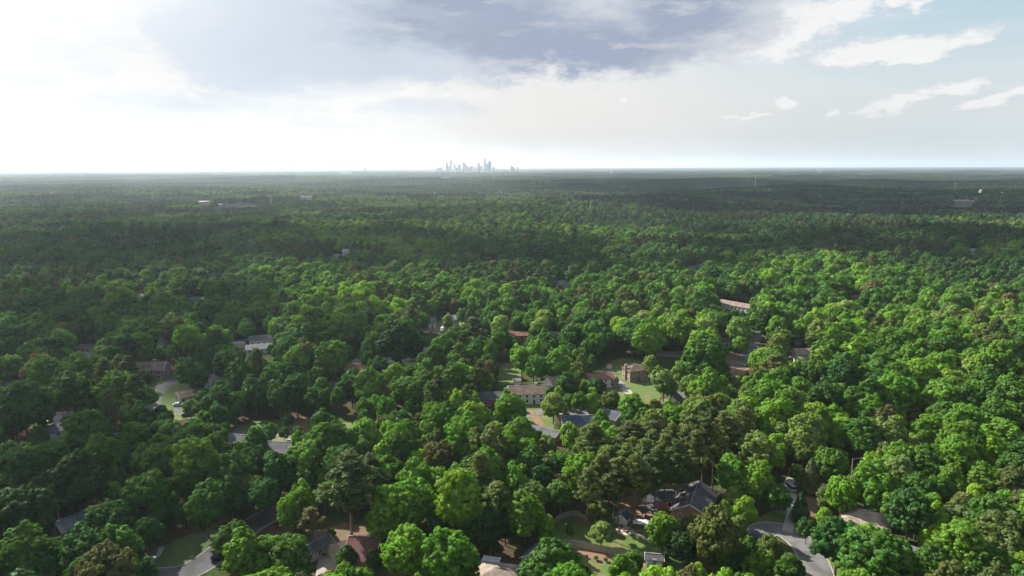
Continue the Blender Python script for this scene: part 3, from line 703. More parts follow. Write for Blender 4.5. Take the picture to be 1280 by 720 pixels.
def patio(px, py):
    P = at(px, py); root = empty('stone_patio', (P.x, P.y, .06), 0, label='round pale stone patio with a fire pit on the lawn', cat='patio')
    b = MB(); b.tube((0, 0, 0), (0, 0, .12), 2.6, 2.6, 32); b.build('paving', STONE, root)
    b = MB()
    for i in range(10):
        t = i * 2 * math.pi / 10; b.box((.75 * math.cos(t), .75 * math.sin(t), .3), (.42, .26, .36), t + math.pi / 2)
    b.build('fire_pit', WOODF, root)
    for t in (.3, 1.9, 3.4, 5.0):
        b = MB(); x, y = 1.75 * math.cos(t), 1.75 * math.sin(t)
        b.box((x, y, .5), (.5, .5, .07), t); b.box((x + .25 * math.cos(t), y + .25 * math.sin(t), .8), (.06, .5, .6), t); b.box((x, y, .3), (.4, .4, .36), t)
        b.build('seat', DMETAL, root)
patio(781, 664)
ribbon('path', [(786, 665), (795, 668), (806, 674), (815, 679)], 1.2, STONE, label='pale stone path from the round patio')

# ------------------------------------------------------------------ far buildings and skyline
FARW = pmat('far_wall', (.22, .21, .20), (.18, .17, .16), .05, .8)
def far_block(x0, x1, y, h, mat, label, cat='building', depth=40, gdr=None):
    P0, P1 = at(x0, y), at(x1, y); P = (P0 + P1) / 2; w = (P1 - P0).length; z = float(hgt(P.x, P.y))
    # seen above the trees in front: raise to canopy height
    root = empty('commercial_building', (P.x, P.y, z), rng.uniform(-.1, .1), label=label, cat=cat, group='pale buildings far off in the forest')
    b = MB(); b.box((0, 0, h / 2), (w, depth, h)); b.build('wall', FARW, root)
    b = MB(); b.box((0, 0, h + .3), (w + 1, depth + 1, .6)); b.box((w * .2, 0, h + 1.4), (w * .15, depth * .2, 1.6)); b.build('roof', mat, root)
    BLOCK.append((P.x, P.y, max(w, depth) * .6))
    GUARD.append((x0, y - 4, x1, y + 1.0, math.hypot(P.x, P.y)))
    return P
LROOF = pmat('light_metal_roof', (.26, .26, .26), (.22, .22, .23), .02, .95, spec=.05)
PINKR = pmat('pinkish_roof', (.42, .34, .33), (.36, .30, .30), .02, .7)
for a in [(283, 324, 258, 9, LROOF, 'long low white warehouse in the far left forest', 'warehouse'),
          (272, 284, 259, 8, LROOF, 'short pale annex left of the long low white warehouse'),
          (248, 262, 256, 12, PINKR, 'pinkish block left of the white warehouse in the far left forest'),
          (375, 382, 249, 9, LROOF, 'white roofed block, left of the two near the middle left treeline'),
          (384, 391, 249, 9, LROOF, 'white roofed block, right of the two near the middle left treeline'),
          (336, 341, 255, 9, LROOF, 'small white block right of the long low white warehouse'),
          (552, 562, 223, 14, LROOF, 'pale low building below the city skyline'),
          (1119, 1130, 258, 9, LROOF, 'white roofed building alone in the far right forest'),
          (1190, 1213, 253, 9, PINKR, 'long pinkish building behind the far green field'),
          (1216, 1223, 251, 9, LROOF, 'small pale building right of the long pinkish one'),
          (1250, 1262, 243, 10, LROOF, 'white roofed building near the right edge below the horizon'),
          (1222, 1228, 242, 10, LROOF, 'tiny white building left of the white roof near the right edge'),
          (1075, 1081, 219, 14, LROOF, 'tiny white block, left of the two under the right horizon'),
          (1099, 1106, 220, 14, LROOF, 'tiny white block, right of the two under the right horizon'),
          (1021, 1027, 214, 26, LROOF, 'white building standing on the horizon right of centre'),
          (425, 440, 217, 15, LROOF, 'pale long building under the horizon left of the city')]:
    far_block(*a)
def water_tower(px, D):
    P = at(px, 214); s = D / P.y; x = P.x * s; z = float(hgt(x, D)); root = empty('water_tower', (x, D, z), 0, label='white water tower just under the horizon right of the city', cat='water tower')
    b = MB(); 
    for i in range(6):
        t = i * math.pi / 3; b.tube((9 * math.cos(t), 9 * math.sin(t), 0), (7 * math.cos(t), 7 * math.sin(t), 30), .9, .8, 6)
    b.tube((0, 0, 0), (0, 0, 30), 2, 2, 8); b.build('legs', METAL, root)
    bm = bmesh.new(); bmesh.ops.create_uvsphere(bm, u_segments=20, v_segments=12, radius=14); 
    for v in bm.verts: v.co.z *= .62
    me = bpy.data.meshes.new('tank'); bm.to_mesh(me); bm.free(); me.materials.append(WROOF); o = link(bpy.data.objects.new('tank', me), root); o.location = (0, 0, 36)
water_tower(765, 6000)
def mast(px, ytop, D, h, label):
    p = at(px, 300); x = p.x / p.y * D; z = float(hgt(x, D)); root = empty('radio_mast', (x, D, z), 0, label=label, cat='radio mast', group='radio masts over the forest')
    b = MB()
    for i in range(3):
        t = i * 2.09; b.tube((2.2 * math.cos(t), 2.2 * math.sin(t), 0), (.6 * math.cos(t), .6 * math.sin(t), h), .35, .25, 5)
    for k in range(1, 14):
        z1 = h * k / 14; r = 2.2 - 1.6 * k / 14
        for i in range(3):
            t, u = i * 2.09, (i + 1) * 2.09; b.tube((r * math.cos(t), r * math.sin(t), z1), (r * math.cos(u), r * math.sin(u), z1 - h / 14 * .8), .16, .16, 4)
    b.build('lattice', METAL, root)
    b = MB(); b.box((0, 0, h - 4), (3.4, 3.4, 3)); b.build('antenna', WROOF, root)
    BLOCK.append((x, D, 12)); GUARD.append((px - 2, ytop, px + 2, ytop + 7, D))
mast(940, 226, 2600, 62, 'pale lattice radio mast above the forest right of centre')
mast(1186, 240, 2300, 46, 'pale lattice mast left of the far green field')

def tower_mat(name, c, g=(.10, .13, .17)):
    m, nt = newmat(name); L = nt.links.new
    out = nd(nt, 'ShaderNodeOutputMaterial'); b = nd(nt, 'ShaderNodeBsdfPrincipled', i_Roughness=.4); L(b.outputs[0], out.inputs[0])
    tc = nd(nt, 'ShaderNodeTexCoord'); sx = nd(nt, 'ShaderNodeSeparateXYZ'); L(tc.outputs['Object'], sx.inputs[0])
    ad = nd(nt, 'ShaderNodeMath', operation='ADD'); L(sx.outputs[0], ad.inputs[0]); L(sx.outputs[1], ad.inputs[1])
    cx = nd(nt, 'ShaderNodeCombineXYZ'); L(ad.outputs[0], cx.inputs[0]); L(sx.outputs[2], cx.inputs[1])
    br = nd(nt, 'ShaderNodeTexBrick', i_Scale=1.0, offset=0.0); L(cx.outputs[0], br.inputs['Vector'])
    br.inputs['Color1'].default_value = (*g, 1); br.inputs['Color2'].default_value = tuple(x * 1.3 for x in g) + (1,); br.inputs['Mortar'].default_value = (*c, 1)
    br.inputs['Brick Width'].default_value = 3; br.inputs['Row Height'].default_value = 4; br.inputs['Mortar Size'].default_value = .9
    L(br.outputs[0], b.inputs['Base Color']); return m
TM = [tower_mat('granite_facade', (.34, .31, .29)), tower_mat('glass_facade', (.20, .25, .30)), tower_mat('concrete_facade', (.42, .41, .39)), tower_mat('dark_facade', (.12, .12, .14), (.05, .06, .07))]
SKY_D = 10500.0
def skyscraper(px, ytop, wpx, style, mt, label):
    x = (px - 640) / FPX * SKY_D * .985; w = wpx * SKY_D / FPX * 1.15; q_ = _f + _r * ((px - 640) / FPX) + _u * ((360 - ytop - .8) / FPX); h = CAMH + q_.z / q_.y * SKY_D
    D = SKY_D + rng.uniform(-350, 350); root = empty('skyscraper', (x, D, float(hgt(x, D))), rng.uniform(-.3, .3), label=label, cat='skyscraper', group='towers of the far city skyline')
    h -= 13
    b = MB()
    if style == 'spire':
        for k, (s, a, e) in enumerate(((1, 0, .62), (.88, .62, .78), (.72, .78, .88), (.5, .88, .94))): b.box((0, 0, h * (a + e) / 2), (w * s, w * s, h * (e - a)))
        b.build('shaft', TM[mt], root)
        b = MB(); 
        for i in range(8):
            t = i * math.pi / 4; b.tube((w * .2 * math.cos(t), w * .2 * math.sin(t), h * .9), (w * .13 * math.cos(t), w * .13 * math.sin(t), h * .98), 1.2, .6, 5)
        b.tube((0, 0, h * .93), (0, 0, h), 3, .5, 6); b.build('crown', TM[mt], root)
    elif style == 'step':
        b.box((0, 0, h * .42), (w, w, h * .84)); b.build('shaft', TM[mt], root)
        b = MB(); b.box((0, 0, h * .91), (w * .66, w * .66, h * .14)); b.box((0, 0, h * .985), (w * .3, w * .3, h * .03)); b.build('crown', TM[mt], root)
    elif style == 'wedge':
        b.box((0, 0, h * .45), (w, w * .8, h * .9)); b.build('shaft', TM[mt], root)
        b = MB(); b.add([(-w / 2, -w * .4, h * .9), (w / 2, -w * .4, h * .9), (w / 2, w * .4, h * .9), (-w / 2, w * .4, h * .9), (-w / 2, 0, h), (w * .1, 0, h)], [(0, 1, 5, 4), (2, 3, 4, 5), (1, 2, 5), (3, 0, 4), (3, 2, 1, 0)]); b.build('crown', TM[mt], root)
    elif style == 'arch':
        b.box((0, 0, h * .46), (w, w * .8, h * .92)); b.build('shaft', TM[mt], root)
        b = MB(); b.box((-w * .36, 0, h * .96), (w * .28, w * .7, h * .08)); b.box((w * .36, 0, h * .96), (w * .28, w * .7, h * .08)); b.box((0, 0, h * .99), (w * .98, w * .68, h * .02)); b.build('crown', TM[mt], root)
    else:
        b.box((0, 0, h * .47), (w, w * .8, h * .94)); b.build('shaft', TM[mt], root)
        b = MB(); b.box((0, 0, h * .97), (w * .6, w * .4, h * .06)); b.build('plant_room', TM[2], root)
for a in [(553.5, 207, 4, 'flat', 2, 'low concrete block at the left end of the city skyline'),
          (557.3, 201.5, 2.8, 'step', 1, 'stepped glass tower near the left end of the city skyline'),
          (560.3, 206.5, 3, 'flat', 0, 'low granite block right of the leftmost stepped tower'),
          (564.2, 198.3, 2.2, 'arch', 0, 'tall slim tower with a notched flared top, second tallest in the skyline'),
          (567.2, 203.8, 2.6, 'flat', 3, 'dark block beside the tall slim notched tower'),
          (575, 203.8, 3.2, 'flat', 1, 'lone glass block between two gaps of the skyline'),
          (580.7, 201, 2.7, 'wedge', 3, 'dark wedge topped tower left of the skyline middle'),
          (584.5, 204.5, 2.8, 'step', 0, 'low stepped block right of the dark wedge topped tower'),
          (590.5, 205.4, 3.0, 'flat', 2, 'low pale block in the middle of the skyline'),
          (593.5, 207, 2.4, 'flat', 0, 'lowest granite block in the middle of the skyline'),
          (597.8, 202.3, 3.4, 'wedge', 1, 'broad glass tower with a sloped top left of the spired tower'),
          (603.2, 206, 2.6, 'flat', 2, 'low pale block at the foot of the spired tower'),
          (605.8, 195.4, 2.9, 'spire', 0, 'tallest tower with a stepped crown and spire'),
          (609.6, 203, 3.2, 'flat', 1, 'glass block right of the spired tower'),
          (613.5, 200.2, 2.9, 'flat', 3, 'dark slab tower at the right end of the skyline'),
          (570.6, 207.6, 3.2, 'flat', 2, 'squat pale block between the slim notched tower and the lone glass block'),
          (577.8, 207.4, 2.4, 'flat', 0, 'squat granite block left of the dark wedge topped tower'),
          (587.6, 207.2, 3.2, 'flat', 1, 'squat glass block right of the low stepped block'),
          (600.6, 207.0, 2.6, 'flat', 3, 'squat dark block right of the sloped glass tower'),
          (616.6, 207.4, 3.0, 'flat', 2, 'squat pale block at the far right foot of the skyline'),
          (549.8, 208.4, 3.0, 'flat', 1, 'lowest glass block at the far left foot of the skyline'),
          (639.8, 205.6, 2.2, 'step', 0, 'isolated brown tower right of the skyline'),
          (642, 207.6, 2.6, 'flat', 0, 'low block beside the isolated brown tower'),
          (647.2, 207.2, 1.2, 'flat', 3, 'thin dark block right of the isolated brown tower'),
          (460.3, 208, 2.6, 'step', 0, 'lone tower on the horizon far left of the city')]:
    skyscraper(*a)
# low hills far to the left on the horizon
hx = at(266, 214); k = 36000 / hx.y; V = []; nX, nY = 40, 14
for j in range(nY + 1):
    for i in range(nX + 1):
        u, v = i / nX * 2 - 1, j / nY * 2 - 1
        V.append((hx.x * k + u * 3200, 36000 + v * 1500, 8 + 185 * math.exp(-(u * 2.1) ** 2 - (v * 2) ** 2) * (1 + .25 * math.sin(u * 9)) + 70 * math.exp(-((u + .45) * 5) ** 2 - (v * 2) ** 2)))
F = [(j * (nX + 1) + i, j * (nX + 1) + i + 1, (j + 1) * (nX + 1) + i + 1, (j + 1) * (nX + 1) + i) for j in range(nY) for i in range(nX)]
o = link(bpy.data.objects.new('hills', mesh_np('hills', V, F, (GROUND,), smooth=True))); tag(o, 'low wooded hill on the left horizon', kind='structure')

# ------------------------------------------------------------------ trees
def unit(v): return v / np.maximum(np.linalg.norm(v, axis=-1, keepdims=True), 1e-9)
def leaf_quads(rs, P, Nn, size, narrow=1.0):
    """a leaf spray at each point, facing roughly along its normal"""
    n = len(P)
    t = unit(np.cross(Nn, unit(rs.normal(size=(n, 3))))); b = np.cross(Nn, t)
    s = size * rs.uniform(.6, 1.35, (n, 1)); s2 = s * narrow * rs.uniform(.7, 1.1, (n, 1))
    k = rs.uniform(-.3, .3, (n, 1))
    q = np.stack([P - t * s - b * s2 * k, P - b * s2 + t * s * k * .5, P + t * s + b * s2 * k, P + b * s2 - Nn * s * .25], 1)
    return q
ICO = None
def ico():
    global ICO
    if ICO is None:
        bm = bmesh.new(); bmesh.ops.create_icosphere(bm, subdivisions=1, radius=1)
        ICO = np.array([[v.co[:] for v in (f.verts[0], f.verts[1], f.verts[2], f.verts[2])] for f in bm.faces]); bm.free()
    return ICO
# templates: crowns 12 m wide on trees 17 m tall (broadleaf); 8 m wide, 24 m tall (pine); 4 m wide, 9 m tall (cone)
def broad(seed, size, dens, style, sub=False):
    rs = np.random.RandomState(seed)
    heads = {0: [((0, 0, 10.2), (5.2, 5.2, 5.6))],
             1: [((0, 0, 10.6), (4.3, 4.3, 6.2)), ((1.6, 1.0, 8.2), (3.8, 3.8, 4.0)), ((-1.9, -.8, 8.6), (3.6, 3.6, 4.0))],
             2: [((-1.9, .6, 10.8), (3.3, 3.3, 5.0)), ((2.2, -.6, 9.2), (3.4, 3.4, 4.6)), ((.4, 2.0, 12.0), (3.0, 3.0, 4.6)), ((.2, -2.4, 8.0), (3.1, 3.1, 3.6))],
             3: [((0, 0, 9.0), (5.5, 5.5, 4.6)), ((0, 0, 12.0), (3.4, 3.4, 3.8))]}[style]
    Q = []
    for (c, ax) in heads:
        c = np.array(c); ax = np.array(ax); vol = ax[0] * ax[0]
        n = max(8, int(vol * 1.25))
        i = np.arange(n) + .5; ph = np.arccos(1 - 1.72 * i / n); th = math.pi * (1 + 5 ** .5) * i + rs.uniform(0, 6)
        D = np.stack([np.cos(th) * np.sin(ph), np.sin(th) * np.sin(ph), np.cos(ph)], -1) + rs.normal(0, .13, (n, 3)); D = unit(D)
        lr = rs.uniform(1.05, 1.95, n)
        C = c + D * (ax - lr[:, None] * .75) * rs.uniform(.82, 1.1, (n, 1))
        for k in range(n):
            if rs.uniform() < .11: continue
            if sub:
                ns = int(8.5 * lr[k] ** 2) + 4; e = unit(rs.normal(size=(ns * 2, 3))); e = e[(e @ D[k]) > -.3][:ns]
                for q_ in e:
                    sr = rs.uniform(.32, .62); cc = C[k] + q_ * lr[k] * rs.uniform(.72, 1.1)
                    m = int(dens * .36 * (sr / .45) ** 2) + 3; d = unit(rs.normal(size=(m, 3)) + q_ * .8 + [0, 0, .25])
                    Q.append(leaf_quads(rs, cc + d * sr * rs.uniform(.6, 1.1, (m, 1)) * [1, 1, .8], unit(d + q_ * .5 + rs.normal(0, .27, d.shape)), size * .82, .85))
                Q.append(ico() * lr[k] * .66 + C[k]); continue
            m = int(dens * lr[k] ** 2)
            d = unit(rs.normal(size=(m * 2, 3))); keep = (d @ D[k]) > -.25; d = d[keep][:m]
            bumpy = 1 + .16 * np.sin(d[:, :1] * 6 + k) * np.cos(d[:, 1:2] * 7 + d[:, 2:3] * 5)
            P = C[k] + d * lr[k] * rs.uniform(.8, 1.12, (len(d), 1)) * bumpy
            Nn = unit(d + rs.normal(0, .42 if size < .5 else .22, d.shape))
            Q.append(leaf_quads(rs, P, Nn, size, .85))
            Q.append(ico() * lr[k] * .74 + C[k])
        Q.append(ico() * (ax * .62) + c)
    return np.concatenate(Q)
def pine(seed, size, dens):
    rs = np.random.RandomState(seed); Q = []
    z = 12.0 + rs.uniform(-1.5, 1)
    while z < 23.4:
        f = (z - 11) / 12.6; rmax = 3.7 * (1 - f ** 2.2) * (.55 + .6 * min(1, f * 3)) + .25
        for k in range(rs.randint(5, 8)):
            t = rs.uniform(0, 6.28)
            for fr in (.45, .95):
                rr = rmax * rs.uniform(.75, 1.15) * fr; c = np.array([rr * math.cos(t), rr * math.sin(t), z + rs.uniform(-.4, .5) + fr * .5])
                lr = rs.uniform(.7, 1.15)
                m = int(dens * lr ** 2 * 1.1); d = unit(rs.normal(size=(m, 3))); P = c + d * np.array([lr, lr, lr * .6]) * rs.uniform(.5, 1.1, (m, 1))
                Q.append(leaf_quads(rs, P, unit(d + rs.normal(0, .6, d.shape) + [0, 0, .5]), size, .45)); Q.append(ico() * (lr * .5) * np.array([1, 1, .55]) + c)
        z += rs.uniform(.95, 1.4)
    m = int(dens * 1.5); d = unit(rs.normal(size=(m, 3))); Q.append(leaf_quads(rs, np.array([0, 0, 23.3]) + d * [.8, .8, 1.1], d, size, .45))
    return np.concatenate(Q)
def cone(seed, size, dens):
    rs = np.random.RandomState(seed); m = int(dens * 34)
    f = rs.uniform(0, 1, m) ** .75; f = 1 - f; th = rs.uniform(0, 6.28, m)
    rr = 2.0 * (1 - f) ** .75 * (1 + .12 * np.sin(th * 5 + f * 20)) * np.minimum(1, (f + .03) * 9) * rs.uniform(.85, 1.08, m)
    P = np.stack([rr * np.cos(th), rr * np.sin(th), .5 + f * 8.5], -1); Nn = unit(np.stack([np.cos(th), np.sin(th), th * 0 + .45], -1) + rs.normal(0, .35, (m, 3)))
    Q = [leaf_quads(rs, P, Nn, size, .7)]
    for k in range(7):
        f = k / 7 + .05; Q.append(ico() * np.array([1.6 * (1 - f) ** .75, 1.6 * (1 - f) ** .75, 1.2]) + [0, 0, .9 + f * 8.0])
    return np.concatenate(Q)
def trunk_broad(seed):
    rs = random.Random(seed); b = MB()
    p = Vector((0, 0, -.5)); r = .34
    for k in range(4):
        q = p + Vector((rs.uniform(-.25, .25), rs.uniform(-.25, .25), 2.6 if k else 2.2)); b.tube(p, q, r, r * .84, 8, cap=False); p, r = q, r * .84
        if k >= 1:
            for _ in range(2 if k < 3 else 3):
                t = rs.uniform(0, 6.28); e = p + Vector((math.cos(t) * rs.uniform(2, 3.4), math.sin(t) * rs.uniform(2, 3.4), rs.uniform(1.8, 3.4)))
                m = (p + e) / 2 + Vector((0, 0, .4)); b.tube(p, m, r * .6, r * .42, 6, cap=False); b.tube(m, e, r * .42, r * .14, 5, cap=False)
    return mesh_np('trunk', b.v, b.f, (BARK,), smooth=True)
def trunk_pine(seed):
    rs = random.Random(seed); b = MB(); p = Vector((0, 0, -.5)); r = .27
    for k in range(7):
        q = p + Vector((rs.uniform(-.12, .12), rs.uniform(-.12, .12), 3.35)); b.tube(p, q, r, r * .86, 8, cap=False); p, r = q, r * .86
        if k >= 2:
            for _ in range(4):
                t = rs.uniform(0, 6.28); l = rs.uniform(.8, 1.2) * (3.0 if k < 5 else 2.0) * (.35 if k == 2 else 1); b.tube(p, p + Vector((math.cos(t) * l, math.sin(t) * l, .5)), .07, .02, 4, cap=False)
    return mesh_np('trunk', b.v, b.f, (PBARK,), smooth=True)
TB = [trunk_broad(i) for i in range(4)]; TP = [trunk_pine(i) for i in range(3)]
NB, NP, NC = 12, 5, 2
CB = [quads_mesh('crown', broad(100 + i, .27, 80, (0, 1, 2, 0, 1, 3, 2, 1, 0, 2, 3, 1)[i], True), LEAF) for i in range(NB)]
CP = [quads_mesh('crown', pine(200 + i, .34, 70), NEEDLE) for i in range(NP)]
CC = [quads_mesh('crown', cone(300 + i, .2, 90), NEEDLE) for i in range(NC)]

TINT = {'lime': (.170, .310, .022), 'bright': (.114, .242, .021), 'mid': (.068, .160, .019), 'deep': (.038, .108, .017), 'dark': (.025, .064, .014),
        'pale': (.160, .240, .052), 'olive': (.104, .136, .031), 'pine': (.062, .086, .025), 'brown': (.108, .105, .036)}
CNAME = {'lime': 'lime green', 'bright': 'bright green', 'mid': 'mid green', 'deep': 'deep green', 'dark': 'dark green', 'pale': 'pale green', 'olive': 'olive green', 'pine': 'dull olive', 'brown': 'brownish'}
def jit(c, a=.12):
    k = 1 + nr.uniform(-a, a); return (c[0] * k * (1 + nr.uniform(-a, a)), c[1] * k, c[2] * k * (1 + nr.uniform(-a, a)))
TREES = []   # dicts: x y w h kind col px py
def T(px, py, wpx, col, kind='b', hf=None, ph=None):
    """a tree whose crown centre shows at (px, py) and is wpx wide"""
    sc_ = max(1.0, (py - 211)) / 105.0
    w = wpx / sc_
    for _ in range(4):      # scale at crown level
        if kind == 'b': h = (hf or 1.25) * w if w > 7 else (hf or 1.35) * w
        elif kind == 'p': h = (hf or 2.4) * w
        else: h = (hf or 2.2) * w
        h = min(h, 29)
        zc = h * {'b': .62, 'p': .74, 'c': .5}[kind]
        P = at(px, py, zc); w = wpx * (Vector((P.x, P.y, CAMH - zc)).length) / FPX
    TREES.append(dict(x=P.x, y=P.y, w=w, h=h, k=kind, c=col, hand=True))
hand = [
 (25, 645, 64, 'dark'), (97, 603, 62, 'dark'), (30, 694, 62, 'mid'), (103, 692, 55, 'deep'), (152, 682, 50, 'mid'), (136, 652, 48, 'deep'), (182, 664, 34, 'deep'), (183, 616, 50, 'mid'),
 (258, 630, 52, 'mid'), (228, 604, 38, 'mid'), (142, 618, 32, 'mid'), (292, 670, 42, 'mid'), (309, 698, 60, 'bright'), (364, 699, 58, 'mid'), (202, 578, 45, 'mid'), (245, 574, 55, 'bright'),
 (20, 590, 50, 'deep'), (60, 575, 45, 'mid'), (300, 590, 50, 'deep'), (350, 592, 45, 'deep'), (330, 618, 40, 'deep'), (290, 620, 40, 'deep'), (55, 612, 40, 'dark'), (340, 690, 40, 'bright'),
 (361, 640, 30, 'lime', 'b', 1.9), (388, 648, 28, 'brown', 'p', 1.8), (437, 597, 62, 'pine', 'p', 1.9), (462, 590, 40, 'pine', 'p', 2.2), (405, 618, 30, 'mid'), (491, 640, 66, 'bright'), (508, 683, 60, 'lime'),
 (565, 697, 76, 'bright'), (518, 600, 50, 'bright'), (573, 624, 62, 'lime', 'b', 1.6), (380, 600, 32, 'deep'), (381, 574, 48, 'bright'), (622, 622, 40, 'olive', 'p', 1.8), (488, 585, 34, 'mid'), (640, 590, 40, 'mid'),
 (433, 694, 26, 'deep'), (469, 699, 24, 'deep'), (414, 666, 12, 'mid'), (430, 716, 26, 'bright'), (548, 600, 36, 'bright'), (600, 590, 38, 'olive', 'p'), (548, 656, 34, 'deep'), (612, 660, 46, 'dark'), (632, 655, 36, 'dark'), (590, 664, 36, 'deep'),
 (655, 640, 54, 'bright'), (700, 618, 38, 'mid'), (752, 664, 31, 'pale', 'b', 1.1), (829, 662, 44, 'bright'), (895, 665, 58, 'olive', 'b', 1.6), (915, 592, 46, 'bright'), (948, 600, 46, 'bright'),
 (930, 638, 32, 'lime', 'b', 1.6), (906, 633, 18, 'lime'), (948, 706, 40, 'bright'), (693, 713, 84, 'mid'), (779, 714, 36, 'bright'), (792, 701, 25, 'mid'), (853, 682, 38, 'dark'), (681, 673, 18, 'bright'),
 (742, 640, 22, 'olive'), (755, 636, 18, 'pale'), (675, 600, 40, 'deep'), (660, 580, 44, 'mid'), (690, 588, 36, 'dark'), (972, 622, 32, 'mid'), (996, 592, 22, 'olive'), (1014, 594, 27, 'pine', 'c', 1.5), (1001, 634, 22, 'dark', 'c', 1.7),
 (1040, 578, 38, 'mid'), (1053, 618, 36, 'lime', 'b', 1.7), (1031, 623, 22, 'olive'), (1048, 673, 56, 'deep'), (1090, 600, 42, 'bright'), (1125, 587, 40, 'pale'), (1136, 642, 54, 'deep'), (1096, 706, 80, 'mid'),
 (1170, 648, 26, 'lime', 'b', 1.6), (1198, 643, 34, 'olive'), (1203, 682, 52, 'bright'), (1243, 644, 52, 'mid'), (1250, 672, 52, 'olive'), (1276, 697, 40, 'lime'), (1166, 700, 42, 'mid'), (1190, 602, 36, 'bright'),
 (1230, 600, 36, 'bright'), (1268, 608, 40, 'olive'), (1008, 660, 22, 'deep'), (988, 707, 32, 'mid'), (930, 688, 34, 'mid'), (908, 706, 34, 'deep'), (962, 683, 30, 'olive'), (1235, 706, 40, 'mid'), (1150, 612, 34, 'mid'), (1120, 612, 30, 'mid'), (1160, 580, 40, 'mid'),
 # beyond
 (455, 540, 42, 'lime'), (500, 528, 34, 'deep'), (527, 526, 26, 'pine'), (586, 522, 48, 'lime'), (638, 514, 50, 'bright'), (570, 472, 46, 'mid'), (567, 455, 30, 'mid'), (572, 490, 26, 'mid'),
 (508, 490, 42, 'mid'), (530, 478, 36, 'mid'), (480, 494, 30, 'olive'), (612, 440, 22, 'mid', 'b', 1.9), (612, 462, 18, 'brown', 'b', 2.0), (540, 450, 40, 'mid'), (570, 425, 38, 'mid'), (590, 435, 30, 'mid'),
 (625, 410, 32, 'pale'), (652, 400, 24, 'mid'), (678, 404, 34, 'pale'), (705, 395, 26, 'bright'), (730, 388, 30, 'bright'), (560, 402, 18, 'pale'), (592, 408, 30, 'pine', 'p', 1.5),
 (882, 449, 64, 'mid'), (890, 486, 46, 'bright'), (812, 420, 46, 'bright'), (850, 413, 40, 'bright'), (880, 412, 36, 'pale'), (925, 431, 22, 'bright'), (922, 412, 34, 'pale'), (812, 456, 24, 'pale'),
 (830, 478, 38, 'pale'), (745, 484, 26, 'deep'), (711, 480, 34, 'deep'), (763, 500, 26, 'olive'), (692, 505, 34, 'pale'), (712, 502, 22, 'mid'), (740, 505, 26, 'bright'), (790, 508, 34, 'bright'), (815, 512, 28, 'olive'),
 (704, 520, 16, 'brown'), (712, 545, 32, 'lime'), (845, 525, 42, 'bright'), (740, 548, 40, 'olive', 'p', 1.7), (790, 545, 46, 'pine', 'p', 1.5), (815, 540, 36, 'pine', 'p', 1.5), (970, 455, 30, 'olive', 'p', 1.8), (1000, 462, 30, 'mid'),
 (960, 400, 36, 'deep'), (975, 480, 40, 'bright'), (1030, 450, 40, 'bright'), (1065, 440, 34, 'lime'), (1120, 490, 50, 'bright'), (1150, 470, 40, 'lime'), (1030, 500, 46, 'deep'), (1000, 490, 36, 'bright'),
 (1110, 528, 34, 'brown'), (1140, 522, 22, 'brown'), (1175, 500, 42, 'bright'), (1190, 480, 36, 'lime'), (1240, 452, 50, 'bright'), (1210, 462, 26, 'pale'), (1262, 500, 44, 'mid'), (1205, 530, 44, 'bright'), (1250, 545, 40, 'bright'),
 (1080, 545, 44, 'mid'), (980, 545, 36, 'pale'), (1160, 540, 40, 'bright'),
 (239, 468, 38, 'deep'), (238, 508, 20, 'mid'), (202, 522, 30, 'dark'), (255, 525, 24, 'mid'), (150, 490, 50, 'mid'), (187, 495, 20, 'bright'), (90, 490, 46, 'deep'), (110, 508, 34, 'dark'), (108, 540, 50, 'mid'), (170, 528, 42, 'deep'),
 (60, 470, 44, 'mid'), (30, 505, 60, 'deep'), (20, 525, 40, 'dark'), (12, 460, 30, 'mid'), (95, 465, 40, 'mid'), (230, 560, 50, 'mid'), (270, 545, 30, 'deep'), (285, 445, 30, 'mid'), (300, 470, 40, 'deep'), (320, 490, 40, 'deep'), (270, 500, 36, 'deep'),
 (350, 500, 36, 'deep'), (370, 490, 40, 'deep'), (395, 500, 34, 'deep'), (345, 470, 36, 'mid'), (360, 525, 16, 'deep'), (372, 540, 14, 'deep'), (355, 541, 14, 'deep'), (405, 530, 34, 'deep'), (470, 465, 24, 'dark'), (458, 470, 12, 'dark', 'c'),
 (445, 418, 26, 'deep'), (500, 425, 60, 'dark'), (380, 425, 50, 'deep'), (335, 540, 24, 'mid'),
]
for t in hand: T(*t)
# the row of tall pines climbing to the right
for (px, py, w) in [(735, 606, 30), (752, 590, 32), (768, 596, 32), (782, 580, 34), (795, 592, 34), (806, 572, 34), (820, 584, 34), (832, 566, 34), (845, 575, 34), (856, 556, 32), (868, 562, 32), (880, 546, 32), (893, 552, 30),
                    (905, 536, 30), (918, 542, 28), (930, 530, 28), (762, 578, 28), (744, 596, 26), (790, 566, 28), (815, 558, 28), (840, 548, 28), (865, 538, 28), (890, 528, 26), (773, 606, 26), (808, 600, 26), (848, 592, 20)]:
    T(px, py, w, rng.choice(['olive', 'pine', 'olive', 'olive', 'olive']), 'p', 2.7)
T(712, 657, 9, 'deep', 'c', 2.5)
for (px, py, w) in [(668, 702, 9), (722, 693, 6), (733, 695, 5), (745, 697, 7), (757, 699, 6), (770, 700, 6), (700, 686, 7)]: T(px, py, w, rng.choice(['deep', 'mid', 'olive']), 'b', .8)

HT = TREES[:]
hx_ = np.array([t['x'] for t in HT]); hy_ = np.array([t['y'] for t in HT]); hw_ = np.array([t['w'] for t in HT]); hh_ = np.array([t['h'] for t in HT])
